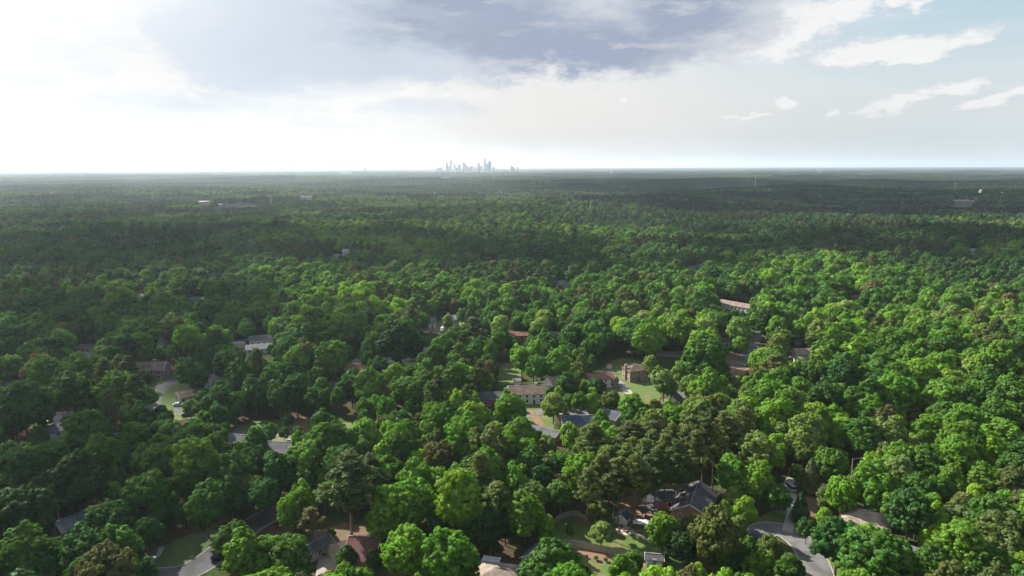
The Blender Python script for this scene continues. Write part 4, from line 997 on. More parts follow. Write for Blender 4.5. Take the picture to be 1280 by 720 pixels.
# the lit tops of placed trees stay open too
Pp = np.stack([hx_, hy_, hh_ * .78], -1); gx, gy, gz_ = proj(Pp); gr = hw_ / 2 * FPX / gz_
for i in range(len(HT)):
    GUARD.append((gx[i] - gr[i] * .3, gy[i] - gr[i] * .45, gx[i] + gr[i] * .3, gy[i] + gr[i] * .1, math.hypot(hx_[i], hy_[i]) - 3))
# placed trees must not hide a house's open box: drop or shrink is done by hand, autos below
G = np.array(GUARD); B = np.array(BLOCK)

# forest points
cell = 9.3
RM = 2600.0
nx = int(2 * 2000 / cell); ny = int(RM / cell)
ix, iy = np.meshgrid(np.arange(nx), np.arange(ny))
px_ = (ix + .5 + nr.uniform(-.42, .42, ix.shape)) * cell - 2000 + (iy % 2) * cell * .5
py_ = (iy + .5 + nr.uniform(-.42, .42, ix.shape)) * cell
Xf, Yf = px_.ravel(), py_.ravel() + 20
r = np.hypot(Xf, Yf)
m = (np.abs(Xf) < Yf * .80 + 75) & (r > 96) & (r < RM) & (nr.uniform(0, 1, len(Xf)) > .05)
Xf, Yf, r = Xf[m], Yf[m], r[m]
def vnoise(x, y, s, seed):
    rs = np.random.RandomState(seed); Tn = rs.uniform(0, 1, (64, 64)); x = x / s; y = y / s
    i, j = np.floor(x).astype(int), np.floor(y).astype(int); u, v = x - i, y - j; u = u * u * (3 - 2 * u); v = v * v * (3 - 2 * v)
    g = lambda a, b: Tn[a % 64, b % 64]
    return g(i, j) * (1 - u) * (1 - v) + g(i + 1, j) * u * (1 - v) + g(i, j + 1) * (1 - u) * v + g(i + 1, j + 1) * u * v
wd = np.clip(nr.normal(12.4, 2.8, len(Xf)) * (1 + .25 * (vnoise(Xf, Yf, 60, 3) - .5)), 7, 19)
pinep = vnoise(Xf, Yf, 90, 5) * .6 + vnoise(Xf, Yf, 30, 6) * .4
isp = (pinep + nr.uniform(-.08, .08, len(Xf))) > .73
hf_ = np.where(isp, np.clip(nr.normal(23, 2, len(Xf)), 18, 28), np.clip(wd * nr.uniform(.98, 1.13, len(Xf)) + 4.5, 11, 22))
wd = np.where(isp, np.clip(nr.normal(8, 1, len(Xf)), 6, 10.5), wd)
keep = np.ones(len(Xf), bool)
for bx, by, br in B:
    keep &= (Xf - bx) ** 2 + (Yf - by) ** 2 > (br + .8) ** 2
for i in range(len(HT)):
    keep &= (Xf - hx_[i]) ** 2 + (Yf - hy_[i]) ** 2 > ((hw_[i] + wd) * .30) ** 2
zc = hf_ * np.where(isp, .75, .62); hc = hf_ * np.where(isp, .26, .34)
base = hgt(Xf, Yf)
cx_, cy_, cz_ = proj(np.stack([Xf, Yf, zc + base], -1)); rw = wd / 2 * FPX / cz_; rh_ = hc * FPX / cz_ * .97
near = r < 3000
for gx0, gy0, gx1, gy1, gd in G:
    hit = (cx_ + rw * .62 > gx0) & (cx_ - rw * .62 < gx1) & (cy_ + rh_ * .8 > gy0) & (cy_ - rh_ * .85 < gy1) & (r < gd + 1)
    keep &= ~hit
Xf, Yf, r, wd, hf_, isp, base, cx_, cy_, cz_, rw, rh_ = (a[keep] for a in (Xf, Yf, r, wd, hf_, isp, base, cx_, cy_, cz_, rw, rh_))
# understorey: smaller trees wherever a gap is left
P2 = nr.uniform(-1, 1, (22000, 2)); Y2 = 96 + 560 * (P2[:, 0] * .5 + .5); X2 = P2[:, 1] * (Y2 * .8 + 75)
ax_ = [list(q) for q in zip(np.concatenate([Xf[r < 700], hx_]), np.concatenate([Yf[r < 700], hy_]), np.concatenate([wd[r < 700], hw_]))]
gridd = {}
def gput(x, y, w): gridd.setdefault((int(x // 12), int(y // 12)), []).append((x, y, w))
for x, y, w_ in ax_: gput(x, y, w_)
W2 = nr.uniform(5.0, 9.5, len(X2)); new = []
ok2 = np.ones(len(X2), bool)
for bx, by, br in B: ok2 &= (X2 - bx) ** 2 + (Y2 - by) ** 2 > (br + .8) ** 2
H2 = W2 * nr.uniform(1.2, 1.5, len(X2)) + 1.5
c2x, c2y, c2z = proj(np.stack([X2, Y2, H2 * .6], -1)); r2 = W2 / 2 * FPX / c2z; rh2 = H2 * .34 * FPX / c2z; D2 = np.hypot(X2, Y2)
for gx0, gy0, gx1, gy1, gd in G: ok2 &= ~((c2x + r2 * .62 > gx0) & (c2x - r2 * .62 < gx1) & (c2y + rh2 > gy0) & (c2y - rh2 < gy1) & (D2 < gd + 1))
for i in np.nonzero(ok2)[0]:
    x, y, w_ = X2[i], Y2[i], W2[i]; a, b_ = int(x // 12), int(y // 12)
    if all((x - q[0]) ** 2 + (y - q[1]) ** 2 > ((w_ + q[2]) * .33) ** 2 for u in (-1, 0, 1) for v in (-1, 0, 1) for q in gridd.get((a + u, b_ + v), ())):
        gput(x, y, w_); new.append(i)
new = np.array(new)
Xf, Yf, r, wd, hf_, isp, base, cx_, cy_, cz_, rw, rh_ = (np.concatenate([p_, q_]) for p_, q_ in zip((Xf, Yf, r, wd, hf_, isp, base, cx_, cy_, cz_, rw, rh_),
    (X2[new], Y2[new], D2[new], W2[new], H2[new], np.zeros(len(new), bool), hgt(X2[new], Y2[new]), c2x[new], c2y[new], c2z[new], r2[new], rh2[new])))
print('understorey', len(new))
# species colour in drifts, then lit and shaded zones of the woods added in
cn = vnoise(Xf, Yf, 140, 8) * .45 + vnoise(Xf, Yf, 45, 9) * .30 + nr.uniform(0, 1, len(Xf)) * .25
names = ['dark', 'deep', 'deep', 'mid', 'mid', 'bright', 'lime', 'pale']
thr = [.30, .40, .47, .54, .60, .70, .76]
right = np.clip(cx_ / 1280, 0, 1)
cn = .5 + (cn - .5) * (1 + .35 * np.clip((r - 700) / 800, 0, 1)) + .07 * np.clip((Yf - 1100) / 500, 0, 1) * (Xf < 200) - .05 * np.clip((Yf - 900) / 500, 0, 1) * (Xf > 300)  # sunlit patch on the far left put into the tint, far right darkened
cn = cn + .15 * ((Xf > 60) & (Yf < 430)) + .07 * ((Xf > -10) & (Xf < 240) & (Yf > 400) & (Yf < 580)) + .06 * ((np.abs(Xf - 20) < 130) & (Yf < 240))  # sunlit zones at right, centre and front put into leaf colour
cn = cn - .16 * ((cx_ < 270) & (cy_ > 590))  # shade over the bottom left put into leaf colour
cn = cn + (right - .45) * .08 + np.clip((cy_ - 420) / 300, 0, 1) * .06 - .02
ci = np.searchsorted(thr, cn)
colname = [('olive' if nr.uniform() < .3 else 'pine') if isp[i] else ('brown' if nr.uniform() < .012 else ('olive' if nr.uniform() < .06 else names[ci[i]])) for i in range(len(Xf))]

# the ones that show largest become things of their own
def visible_size(x, y, rr): return rr
inf = (cx_ + rw > 0) & (cx_ - rw < 1280) & (cy_ - rh_ < 716)
NEARN = {'b': 296, 'p': 90}
hb = sum(1 for t in HT if t['k'] == 'b'); hp = sum(1 for t in HT if t['k'] == 'p')
# the placed trees that show smallest join the forest too
def px_size(t):
    a, b, c = proj(np.array([[t['x'], t['y'], t['h'] * .6]])); return float(t['w'] * t['h'] / c[0] ** 2), float(a[0]), float(b[0])
order_auto = np.argsort(-(rw * rh_) * inf)
cand = {'b': [], 'p': [], 'c': []}
for t in HT: s = px_size(t); cand[t['k']].append((s[0] * FPX * FPX, ('h', t)))
for i in order_auto[:900]:
    if inf[i]: cand['p' if isp[i] else 'b'].append((float(wd[i] * hf_[i] / cz_[i] ** 2 * FPX * FPX), ('a', int(i))))
single = []; auto_taken = set(); rest_hand = []
for k in cand:
    L = sorted(cand[k], key=lambda q: -q[0]); n = NEARN.get(k, 99)
    for s, (w_, v) in L[:n]:
        if w_ == 'h': single.append(v)
        else:
            auto_taken.add(v); single.append(dict(x=float(Xf[v]), y=float(Yf[v]), w=float(wd[v]), h=float(hf_[v]), k='p' if isp[v] else 'b', c=colname[v]))
    for s, (w_, v) in L[n:]:
        if w_ == 'h': rest_hand.append(v)

# labels: nearest landmark, side and rank
ORD = ['nearest', 'second nearest', 'third nearest', 'fourth nearest', 'fifth nearest', 'sixth nearest', 'seventh nearest', 'eighth nearest', 'ninth nearest', 'tenth nearest', 'eleventh nearest', 'twelfth nearest'] + ['%dth nearest' % i for i in range(13, 60)]
REFS += [(985, 690, 'the curved road'), (250, 700, 'the bottom left road'), (781, 664, 'the round stone patio'), (777, 482, 'the white car by the lawn'), (987, 610, 'the silver van'),
         (1066, 573, 'the tall street lamp'), (365, 532, 'the small clay driveway')]
def name_trees(L):
    groups = {}
    for t in L:
        a, b, c = proj(np.array([[t['x'], t['y'], t['h'] * .6]])); t['px'], t['py'] = float(a[0]), float(b[0])
        ref = min(REFS, key=lambda q: (q[0] - t['px']) ** 2 + ((q[1] - t['py']) * 1.3) ** 2)
        dx, dy = t['px'] - ref[0], (t['py'] - ref[1]) * 1.3; t['d'] = math.hypot(dx, dy)
        side = ('right of' if dx > 0 else 'left of') if abs(dx) > abs(dy) else ('below' if dy > 0 else 'above')
        groups.setdefault((ref[2], side, t['c'], t['k']), []).append(t)
    for (ref, side, c, k), M_ in groups.items():
        M_.sort(key=lambda t: t['d'])
        kn = {'b': 'leafy tree', 'p': 'pine', 'c': 'cypress'}[k]
        for i, t in enumerate(M_):
            if t['h'] < 4.5: kn2 = 'shrub'
            else: kn2 = kn
            t['label'] = ('%s %s %s %s' % (CNAME[c], kn2, side, ref)) if len(M_) == 1 else ('%s %s %s %s, %s of its colour' % (CNAME[c], kn2, side, ref, ORD[i]))
            w_ = t['label'].split()
            if len(w_) > 16: t['label'] = t['label'].replace(' of its colour', '').replace('leafy tree', 'tree')
name_trees(single)
for n_, t in enumerate(single):
    kd = t['k']; rz = nr.uniform(0, 6.28)
    if kd == 'b': nm, cm, tm, s, gname, cat = 'broadleaf_tree', CB[nr.randint(NB)], TB[nr.randint(4)], (t['w'] / 12, t['w'] / 12, t['h'] / 16.4), 'broadleaf trees of the near wood', 'tree'
    elif kd == 'p': nm, cm, tm, s, gname, cat = 'pine_tree', CP[nr.randint(NP)], TP[nr.randint(3)], (t['w'] / 8, t['w'] / 8, t['h'] / 24), 'pines of the near wood', 'pine tree'
    else: nm, cm, tm, s, gname, cat = 'cypress_tree', CC[nr.randint(NC)], TP[0], (t['w'] / 4, t['w'] / 4, t['h'] / 9), 'small cypresses near the houses', 'cypress'
    if t['h'] < 4.5: nm, gname, cat = 'shrub', 'shrubs along the fences', 'shrub'
    root = empty(nm, (t['x'], t['y'], float(hgt(t['x'], t['y']))), rz, label=t['label'], cat=cat, group=gname)
    q_ = nr.uniform(.9, 1.12); root.scale = (s[0] * q_, s[1] / q_, s[2])
    cr = link(bpy.data.objects.new('crown', cm), root); cr['tint'] = jit(TINT[t['c']])
    tr = link(bpy.data.objects.new('trunk', tm), root)
    if kd == 'c': tr.scale = (.5, .5, .3)

# ---- the rest of the forest: one object of instanced trees
def variant(name, quads, mat, stub):
    me = quads_mesh(name, quads, mat)
    if stub:
        me.materials.append(BARK)
        b = MB(); b.tube((0, 0, -1), (0, 0, stub), .3, .15, 5, cap=False)
        bm = bmesh.new(); bm.from_mesh(me); vs = [bm.verts.new(v) for v in b.v]
        for f in b.f: q = bm.faces.new([vs[i] for i in f]); q.material_index = 1
        bm.to_mesh(me); bm.free()
    return bpy.data.objects.new(name, me)     # only referenced by the forest's node tree
var = []
for i in range(7): var.append(variant('forest_tree_mesh', broad(500 + i, .55, 26, (0, 3, 2, 3, 1, 0, 0)[i]), LEAF2, 11))
for i in range(3): var.append(variant('forest_tree_mesh', pine(520 + i, .6, 22), NEEDLE2, 20))
for i in range(4): var.append(variant('forest_tree_mesh', broad(540 + i, 1.0, 8, (0, 3, 0, 3)[i]), LEAF2, 0))
for i in range(2): var.append(variant('forest_tree_mesh', pine(550 + i, 1.1, 7), NEEDLE2, 0))
def stand(seed, big):
    rs = np.random.RandomState(seed); Q = []
    S = 80.0; n = 62
    for k in range(n):
        c = np.array([rs.uniform(-S / 2, S / 2), rs.uniform(-S / 2, S / 2), rs.uniform(-5.0, 2)]); w_ = rs.uniform(5, 8)
        m = 34; d = unit(rs.normal(size=(m, 3)) + [0, 0, .5]); P = c + [0, 0, 10] + d * [w_, w_, 6.5] * rs.uniform(.8, 1.1, (m, 1))
        Q.append(leaf_quads(rs, P, unit(d + rs.normal(0, .4, d.shape)), 2.1, .9)); Q.append(ico() * [w_ * .85, w_ * .85, 5.4] + c + [0, 0, 10])
    return np.concatenate(Q)
for i in range(4): var.append(variant('forest_stand_mesh', stand(600 + i, 1), LEAF2, 0))
pts, rot, scl, tin, vid = [], [], [], [], []
for i in range(len(Xf)):
    if i in auto_taken: continue
    pts.append((Xf[i], Yf[i], base[i])); rot.append((0, 0, nr.uniform(0, 6.28)))
    far = r[i] > 850
    if isp[i]: vid.append((7 + nr.randint(3)) if not far else 14 + nr.randint(2)); scl.append((wd[i] / 8, wd[i] / 8, hf_[i] / 24))
    else: vid.append(nr.randint(7) if not far else 10 + nr.randint(4)); scl.append((wd[i] / 12, wd[i] / 12, hf_[i] / 16.4))
    k_ = min(1., max(0., (r[i] - 600) / 900)); c_ = TINT[colname[i]]; tin.append(jit((c_[0] * (1 - .36 * k_), c_[1] * (1 - .44 * k_), c_[2] * (1 + .35 * k_)), .10))  # leaf tint dulled and blued with distance, haze put into the colour
for t in rest_hand:
    pts.append((t['x'], t['y'], float(hgt(t['x'], t['y'])))); rot.append((0, 0, nr.uniform(0, 6.28)))
    if t['k'] == 'p': vid.append(7 + nr.randint(3)); scl.append((t['w'] / 8, t['w'] / 8, t['h'] / 24))
    else: vid.append(nr.randint(7)); scl.append((t['w'] / 12, t['w'] / 12, t['h'] / 16.4))
    tin.append(jit(TINT[t['c']]))
def stands(r0, r1, S):
    n = int(r1 / S) + 1
    A, Bm = np.meshgrid(np.arange(-n, n), np.arange(0, n))
    x = ((A + .5) * S + nr.uniform(-.15, .15, A.shape) * S).ravel(); y = ((Bm + .5) * S + nr.uniform(-.15, .15, A.shape) * S).ravel()
    rr = np.hypot(x, y); m = (rr > r0) & (rr <= r1) & (np.abs(x) < y * .80 + 150); x, y, rr = x[m], y[m], rr[m]
    ok = np.ones(len(x), bool)
    a, b, c = proj(np.stack([x, y, hgt(x, y) + 14], -1)); hw = S * .5 * FPX / c
    for gx0, gy0, gx1, gy1, gd in G[G[:, 4] > r0 * .8]:
        ok &= ~((a + hw > gx0) & (a - hw < gx1) & (b < gy1 + .5) & (b > gy0 - .5) & (rr < gd + S * .4) & (rr > gd * .6))
    for bx, by, br in B:
        if math.hypot(bx, by) > r0 * .8: ok &= (x - bx) ** 2 + (y - by) ** 2 > (br + S * .35) ** 2
    x, y, rr = x[ok], y[ok], rr[ok]
    cnn = vnoise(x, y, 420, 21) * .5 + vnoise(x, y, 160, 22) * .3 + nr.uniform(0, 1, len(x)) * .2
    for i in range(len(x)):
        pts.append((x[i], y[i], float(hgt(x[i], y[i])) - (13 if rr[i] > 9500 else 0) + nr.uniform(-1.5, 1.5) + 3 * (cnn[i] > .62))); rot.append((0, 0, nr.randint(4) * math.pi / 2 + nr.uniform(-.3, .3)))
        s = S / 80 * 1.08; scl.append((s, s, nr.uniform(.8, 1.5)))
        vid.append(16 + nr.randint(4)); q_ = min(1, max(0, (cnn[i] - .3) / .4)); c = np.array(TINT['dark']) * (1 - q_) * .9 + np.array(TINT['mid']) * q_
        tin.append(jit((c[0] * .62, c[1] * .52, c[2] * 1.4), .12))  # blue of the haze put into the stands' tint as well
# beyond: wider spaced crowns
nn = int(4600 / 11.5); A_, B_ = np.meshgrid(np.arange(-nn, nn), np.arange(0, nn))
x = ((A_ + .5) * 11.5 + nr.uniform(-5, 5, A_.shape)).ravel(); y = ((B_ + .5) * 11.5 + nr.uniform(-5, 5, A_.shape)).ravel(); rr = np.hypot(x, y)
m = (rr > RM) & (rr < 4600) & (np.abs(x) < y * .8 + 60); x, y, rr = x[m], y[m], rr[m]; ok = np.ones(len(x), bool)
hz_ = hgt(x, y); a, b_, c = proj(np.stack([x, y, hz_ + 12], -1))
for bx, by, br in B:
    if math.hypot(bx, by) > 2400: ok &= (x - bx) ** 2 + (y - by) ** 2 > (br + 4) ** 2
for gx0, gy0, gx1, gy1, gd in G[(G[:, 4] > 2400) & (G[:, 4] < 9000)]: ok &= ~((a + 2 > gx0) & (a - 2 < gx1) & (b_ < gy1 + 1) & (b_ > gy0 - 1) & (rr < gd + 5))
x, y, hz_ = x[ok], y[ok], hz_[ok]; cnn = vnoise(x, y, 420, 21) * .45 + vnoise(x, y, 150, 22) * .3 + nr.uniform(0, 1, len(x)) * .25 + .05 * (x < 200) - .05 * (x > 600)  # far left lighter, far right darker: sunlight and shade in the tint
cj = np.searchsorted([.32, .42, .50, .58, .66, .74], cnn); nm2 = ['dark', 'dark', 'deep', 'mid', 'mid', 'bright', 'pale']
for i in range(len(x)):
    pts.append((x[i], y[i], hz_[i])); rot.append((0, 0, nr.uniform(0, 6.28))); w_ = nr.uniform(13, 20); scl.append((w_ / 12, w_ / 12, nr.uniform(14, 24) / 16.4)); vid.append(10 + nr.randint(4)); c_ = TINT[nm2[cj[i]]]; tin.append(jit((c_[0] * .60, c_[1] * .53, c_[2] * 1.35)))  # crown tint blued for haze, as on the nearer trees
stands(4580, 6500, 72); stands(6500, 13000, 130)
stands(13000, 26000, 420)
me = bpy.data.meshes.new('forest'); n = len(pts)
me.vertices.add(n); me.vertices.foreach_set('co', np.array(pts, np.float32).ravel())
a = me.attributes.new('rot', 'FLOAT_VECTOR', 'POINT'); a.data.foreach_set('vector', np.array(rot, np.float32).ravel())
a = me.attributes.new('scl', 'FLOAT_VECTOR', 'POINT'); a.data.foreach_set('vector', np.array(scl, np.float32).ravel())
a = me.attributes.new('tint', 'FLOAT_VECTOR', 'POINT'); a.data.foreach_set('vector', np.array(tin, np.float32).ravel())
a = me.attributes.new('variant', 'INT', 'POINT'); a.data.foreach_set('value', np.array(vid, np.int32))
fo = link(bpy.data.objects.new('forest', me)); tag(fo, 'broadleaf and pine forest reaching to the horizon', 'forest', kind='stuff')
ng = bpy.data.node_groups.new('forest_scatter', 'GeometryNodeTree')
ng.interface.new_socket('Geometry', in_out='INPUT', socket_type='NodeSocketGeometry'); ng.interface.new_socket('Geometry', in_out='OUTPUT', socket_type='NodeSocketGeometry')
gi = ng.nodes.new('NodeGroupInput'); go = ng.nodes.new('NodeGroupOutput'); jn = ng.nodes.new('GeometryNodeJoinGeometry')
def named(nm, ty): q = ng.nodes.new('GeometryNodeInputNamedAttribute'); q.data_type = ty; q.inputs['Name'].default_value = nm; return q.outputs['Attribute']
nv, nrot, nscl = named('variant', 'INT'), named('rot', 'FLOAT_VECTOR'), named('scl', 'FLOAT_VECTOR')
for k, ob in enumerate(var):
    oi = ng.nodes.new('GeometryNodeObjectInfo'); oi.inputs['Object'].default_value = ob; oi.inputs['As Instance'].default_value = True
    cp = ng.nodes.new('FunctionNodeCompare'); cp.data_type = 'INT'; cp.operation = 'EQUAL'
    ii = [s for s in cp.inputs if s.type == 'INT']; ng.links.new(nv, ii[0]); ii[1].default_value = k
    ip = ng.nodes.new('GeometryNodeInstanceOnPoints')
    ng.links.new(gi.outputs[0], ip.inputs['Points']); ng.links.new(cp.outputs[0], ip.inputs['Selection']); ng.links.new(oi.outputs['Geometry'], ip.inputs['Instance'])
    ng.links.new(nrot, ip.inputs['Rotation']); ng.links.new(nscl, ip.inputs['Scale']); ng.links.new(ip.outputs[0], jn.inputs[0])
ng.links.new(jn.outputs[0], go.inputs[0])
md = fo.modifiers.new('scatter', 'NODES'); md.node_group = ng
print('TREES', len(single), 'FOREST', n, 'HAND', len(HT), 'b', hb, 'p', hp)

# ------------------------------------------------------------------ sun, sky, air
SAZ, SEL = R(-50), R(34)     # azimuth from +Y to the right, elevation
sdir = Vector((math.sin(SAZ) * math.cos(SEL), math.cos(SAZ) * math.cos(SEL), math.sin(SEL)))
sun = bpy.data.lights.new('sun', 'SUN'); sun.energy = 5.0; sun.angle = R(.55); sun.color = (1, .95, .86)
so = link(bpy.data.objects.new('sun', sun)); so.rotation_euler = sdir.to_track_quat('Z', 'Y').to_euler()

# clouds overhead, out of the picture, whose shade lies on the woods
CH = 1500.0
def cloud_over(gx, gy, rx, ry, n, seed):
    rs = np.random.RandomState(seed); off = -np.array([0, 0]); 
    cx = gx + sdir.x / sdir.z * CH; cy = gy + sdir.y / sdir.z * CH
    Q = []
    for k in range(n):
        t = rs.uniform(0, 6.28); q = rs.uniform(0, 1) ** .5
        s = rs.uniform(.12, .34) * min(rx, ry) * (1.25 - q * .7)
        c = np.array([cx + math.cos(t) * q * rx, cy + math.sin(t) * q * ry, CH + rs.uniform(-30, 30)])
        Q.append(ico2() * np.array([s, s, s * .3]) * rs.uniform(.85, 1.15, 3) + c)
    return Q
_I2 = None
def ico2():
    global _I2
    if _I2 is None:
        bm = bmesh.new(); bmesh.ops.create_icosphere(bm, subdivisions=2, radius=1)
        _I2 = np.array([[v.co[:] for v in (f.verts[0], f.verts[1], f.verts[2], f.verts[2])] for f in bm.faces]); bm.free()
    return _I2
CLOUDS = [(-230, 400, 190, 95, 70), (-360, 760, 540, 210, 150), (-185, 200, 105, 60, 20), (1050, 1850, 950, 680, 230), (1500, 3500, 1500, 520, 190), (250, 2900, 500, 260, 60), (-1500, 2600, 500, 250, 40), (500, 790, 330, 165, 62), (130, 730, 250, 125, 48)]
Q = []
for i, c in enumerate(CLOUDS): Q += cloud_over(*c, 900 + i)
o = link(bpy.data.objects.new('clouds', quads_mesh('clouds', np.concatenate(Q), CLOUD))); tag(o, 'broken low clouds overhead', 'clouds', kind='stuff')

# haze
hz, nt = newmat('haze'); out = nd(nt, 'ShaderNodeOutputMaterial'); pv = nd(nt, 'ShaderNodeVolumePrincipled')
pv.inputs['Color'].default_value = (.74, .85, .97, 1); pv.inputs['Density'].default_value = 5e-5; pv.inputs['Anisotropy'].default_value = .38
nt.links.new(pv.outputs[0], out.inputs['Volume'])
b = MB(); b.box((0, 0, 139), (90000, 90000, 322)); tag(b.build('haze', hz), 'thin pale haze over the forest', 'haze', kind='stuff')

w = bpy.data.worlds.new('World'); sc.world = w; w.use_nodes = True; nt = w.node_tree; nt.nodes.clear()
class E:
    def __init__(s, v): s.v = v
    def _op(s, o, op, rev=False):
        n = nt.nodes.new('ShaderNodeMath'); n.operation = op; a, b = (o, s) if rev else (s, o)
        for i, q in enumerate((a, b)):
            if q is None: continue
            if isinstance(q, E): nt.links.new(q.v, n.inputs[i])
            else: n.inputs[i].default_value = q
        return E(n.outputs[0])
    def __add__(s, o): return s._op(o, 'ADD')
    __radd__ = __add__
    def __mul__(s, o): return s._op(o, 'MULTIPLY')
    __rmul__ = __mul__
    def __sub__(s, o): return s._op(o, 'SUBTRACT')
    def __rsub__(s, o): return s._op(o, 'SUBTRACT', True)
    def __truediv__(s, o): return s._op(o, 'DIVIDE')
    def f(s, op, o=None): return s._op(o, op)
    def mx(s, o): return s._op(o, 'MAXIMUM')
    def mn(s, o): return s._op(o, 'MINIMUM')
    def ss(s, a, b, c=0., d=1.):
        n = nt.nodes.new('ShaderNodeMapRange'); n.interpolation_type = 'SMOOTHSTEP'; nt.links.new(s.v, n.inputs[0])
        for i, q in enumerate((a, b, c, d)): n.inputs[i + 1].default_value = q
        return E(n.outputs[0])
def vec(x, y, z=0.):
    n = nt.nodes.new('ShaderNodeCombineXYZ')
    for i, q in enumerate((x, y, z)):
        if isinstance(q, E): nt.links.new(q.v, n.inputs[i])
        else: n.inputs[i].default_value = q
    return n.outputs[0]
def noise(v, sc_, det=6, rough=.55):
    n = nt.nodes.new('ShaderNodeTexNoise'); n.inputs['Scale'].default_value = sc_; n.inputs['Detail'].default_value = det; n.inputs['Roughness'].default_value = rough
    nt.links.new(v, n.inputs['Vector']); return E(n.outputs[0])
def mixc(f, a, b):
    n = nt.nodes.new('ShaderNodeMix'); n.data_type = 'RGBA'
    if isinstance(f, E): nt.links.new(f.v, n.inputs[0])
    else: n.inputs[0].default_value = f
    for i, q in ((6, a), (7, b)):
        if isinstance(q, tuple): n.inputs[i].default_value = (*q, 1)
        else: nt.links.new(q, n.inputs[i])
    return n.outputs[2]
tc = nt.nodes.new('ShaderNodeTexCoord'); sp = nt.nodes.new('ShaderNodeSeparateXYZ'); nt.links.new(tc.outputs['Generated'], sp.inputs[0])
dx, dy, dz = (E(sp.outputs[i]) for i in range(3))
az = dx.f('ARCTAN2', dy) * 57.2958; el = dz.f('ARCSINE') * 57.2958
sky = nt.nodes.new('ShaderNodeTexSky'); sky.sky_type = 'NISHITA'; sky.sun_disc = False; sky.sun_elevation = SEL; sky.sun_rotation = SAZ
sky.air_density = 1.0; sky.dust_density = 1.5; sky.altitude = 100
nt.links.new(vec(dx, dy, dz.mx(0.005)), sky.inputs[0])
STR = .1; EXPK = 2 ** -1.38
def lin(r_, g_, b_, k=1.0):
    f = lambda c: ((c / 255 + .055) / 1.055) ** 2.4 if c > 10 else c / 255 / 12.92
    return tuple(f(c) * k * EXPK / STR for c in (r_, g_, b_))
def azel(px, py):
    d = _f + _r * ((px - 640) / FPX) + _u * ((360 - py) / FPX); return math.degrees(math.atan2(d.x, d.y)), math.degrees(math.asin(d.z / d.length))
wA = noise(vec(az * .14, el * .33, 3.1), 1.0, 8, .62); wB = noise(vec(az * .14, el * .33, 9.7), 1.0, 8, .62)
fine = noise(vec(az * .55, el * 1.2, 5.), 1.0, 8, .62)
big = noise(vec(az * .07, el * .22, 2.), 1.0, 5, .55)
azw = az + (wA - .5) * 10; elw = el + (wB - .5) * 3.8 + (fine - .5) * .8
def blob(px, py, rx, ry, tilt=0.):
    """soft ellipse of cloud; size in degrees x 15"""
    cx, cy = azel(px, py); ex, ey = azel(px + rx, py); fx, fy = azel(px, py - ry)
    RX, RY = abs(ex - cx), abs(fy - cy)
    a_ = azw - cx; e_ = elw - cy - a_ * tilt
    u = a_ / RX; v = e_ / RY
    return 1.0 - (u * u + v * v).f('SQRT')
def many(L):
    o_ = None
    for q in L: b_ = blob(*q); o_ = b_ if o_ is None else o_.mx(b_)
    return o_
cosS = dx * sdir.x + dy * sdir.y + dz * sdir.z
ang_ = cosS.mn(1.).f('ARCCOSINE') * 57.2958
fine2 = noise(vec(az * 1.7, el * 3.2, 7.), 1.0, 7, .62)
bank = many([(640, -20, 330, 125), (790, 20, 200, 88), (420, 40, 190, 92), (560, 60, 150, 55), (880, 10, 110, 75), (640, -190, 600, 200), (370, 98, 130, 38), (310, 50, 120, 70), (480, 80, 150, 34)])
bankm = (bank + (fine - .5) * .5 + (fine2 - .5) * .3).ss(-.08, .3)
dark = many([(715, 62, 170, 40), (585, 20, 150, 55), (850, 15, 90, 42), (640, -70, 300, 70)])
thick = (dark + .35 + (big - .5) * 1.2 + (fine - .5) * .7).ss(.0, .9)
smallm = (many([(540, 134, 85, 13), (300, 135, 160, 16)]) + (fine - .5) * .5).ss(-.05, .55)
puff = many([(900, 42, 75, 34), (985, 35, 95, 40, .06), (1050, 15, 60, 30, .1), (1125, 58, 125, 17, .10), (1122, 6, 34, 16), (1110, 128, 42, 11), (1170, 112, 75, 11, .14), (1245, 124, 70, 11, .08),
             (970, 130, 22, 8), (1047, 136, 14, 7), (925, 144, 20, 4), (765, 126, 14, 8), (840, 35, 40, 24), (1300, -150, 300, 90)])
fine2 = noise(vec(az * 1.7, el * 3.2, 7.), 1.0, 7, .62)
puffm = (puff + (fine - .5) * 1.1 + (fine2 - .5) * 1.0).ss(-.12, .5)
low = many([(420, 128, 260, 40), (330, 150, 300, 30)]); lowm = (low + (big - .5) * 1.6 + (fine - .5) * .5).ss(.1, .8)
streak = noise(vec(az * .06, el * .7, 1.), 1.0, 6, .6).ss(.45, .75)
base_ = sky.outputs[0]
over = mixc((noise(vec(dx / (dz + .12), dy / (dz + .12), 0.), 1.1, 6, .55)).ss(.42, .62) * .55, base_, lin(168, 174, 186))
rightness = az.ss(2, 34)
c = mixc(rightness, lin(240, 237, 233, 1.0), lin(214, 221, 222, 1.04))            # pale band low over the land
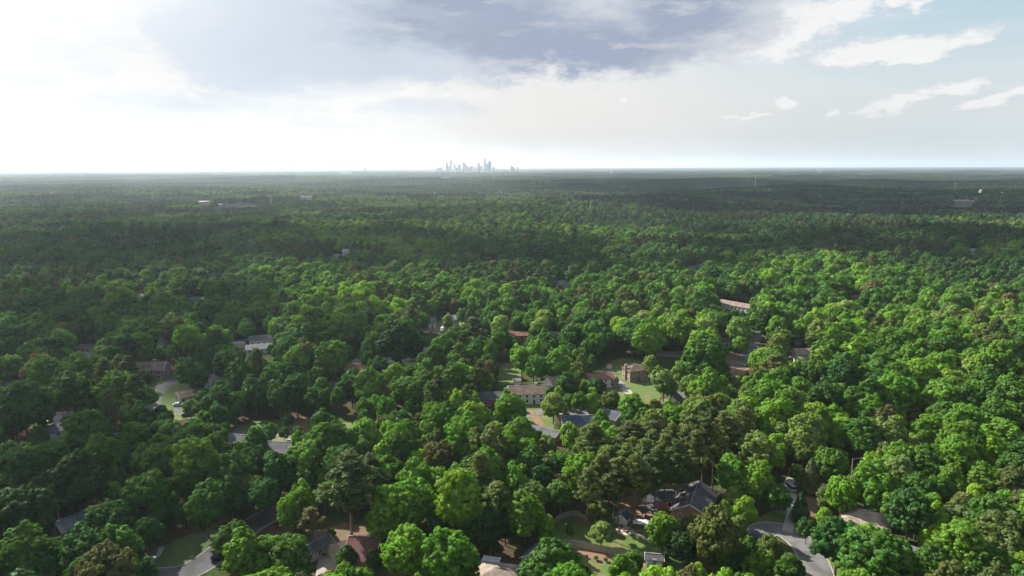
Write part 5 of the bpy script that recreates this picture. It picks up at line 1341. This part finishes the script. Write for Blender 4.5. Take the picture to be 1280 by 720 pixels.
up = mixc(rightness, lin(226, 230, 234), lin(176, 208, 223))
c = mixc(el.ss(3.5, 13), c, up)
c = mixc(el.ss(14, 40), c, over)
c = mixc(streak * .22, c, lin(240, 240, 242))
pc = mixc((puff * 1.2 + (wB - .5) * 1.5 + (fine - .5) * 1.2 + (fine2 - .5) * .8).ss(-.3, .7), lin(206, 211, 220), lin(250, 247, 246))
c = mixc(puffm * .86, c, pc)
bc = mixc(thick, mixc(az.ss(-20, 8), lin(198, 210, 226), lin(206, 210, 218)), lin(150, 164, 188))
rift = noise(vec(az * .2, el * .8, 4.), 1.0, 7, .62).ss(.52, .70)
bc = mixc(rift * .6, bc, lin(214, 213, 217))
c = mixc(bankm * .95, c, bc)
c = mixc(smallm * .55, c, lin(190, 204, 220))
c = mixc(lowm * .6, c, lin(252, 250, 248))
veilc = (noise(vec(az * .12, el * .55, 12.), 1.0, 8, .6) + (fine - .5) * .35).ss(.42, .62) * az.ss(2, -16) * el.ss(1.5, 4.5)
c = mixc(veilc * .6, c, lin(200, 211, 225))
# brightness round the sun, thinning to the right
gl_ = az.ss(-8, -38) * .38 + ang_.ss(38, 20) * .5
c = mixc(gl_.mn(1.) , c, lin(255, 254, 252, 1.12))
bg = nt.nodes.new('ShaderNodeBackground'); bg.inputs[1].default_value = STR; nt.links.new(c, bg.inputs[0])
ow = nt.nodes.new('ShaderNodeOutputWorld')
nt.links.new(bg.outputs[0], ow.inputs[0])
w.cycles.sampling_method = 'MANUAL'; w.cycles.sample_map_resolution = 1024

sc.view_settings.view_transform = 'Standard'; sc.view_settings.look = 'None'; sc.view_settings.gamma = 1; sc.view_settings.exposure = 1.38
cy = sc.cycles
cy.max_bounces = 5; cy.diffuse_bounces = 3; cy.glossy_bounces = 2; cy.transmission_bounces = 3; cy.volume_bounces = 1; cy.transparent_max_bounces = 6
cy.use_denoising = True; cy.denoiser = 'OPENIMAGEDENOISE'; cy.use_adaptive_sampling = True; cy.adaptive_threshold = .02
cy.caustics_reflective = False; cy.caustics_refractive = False
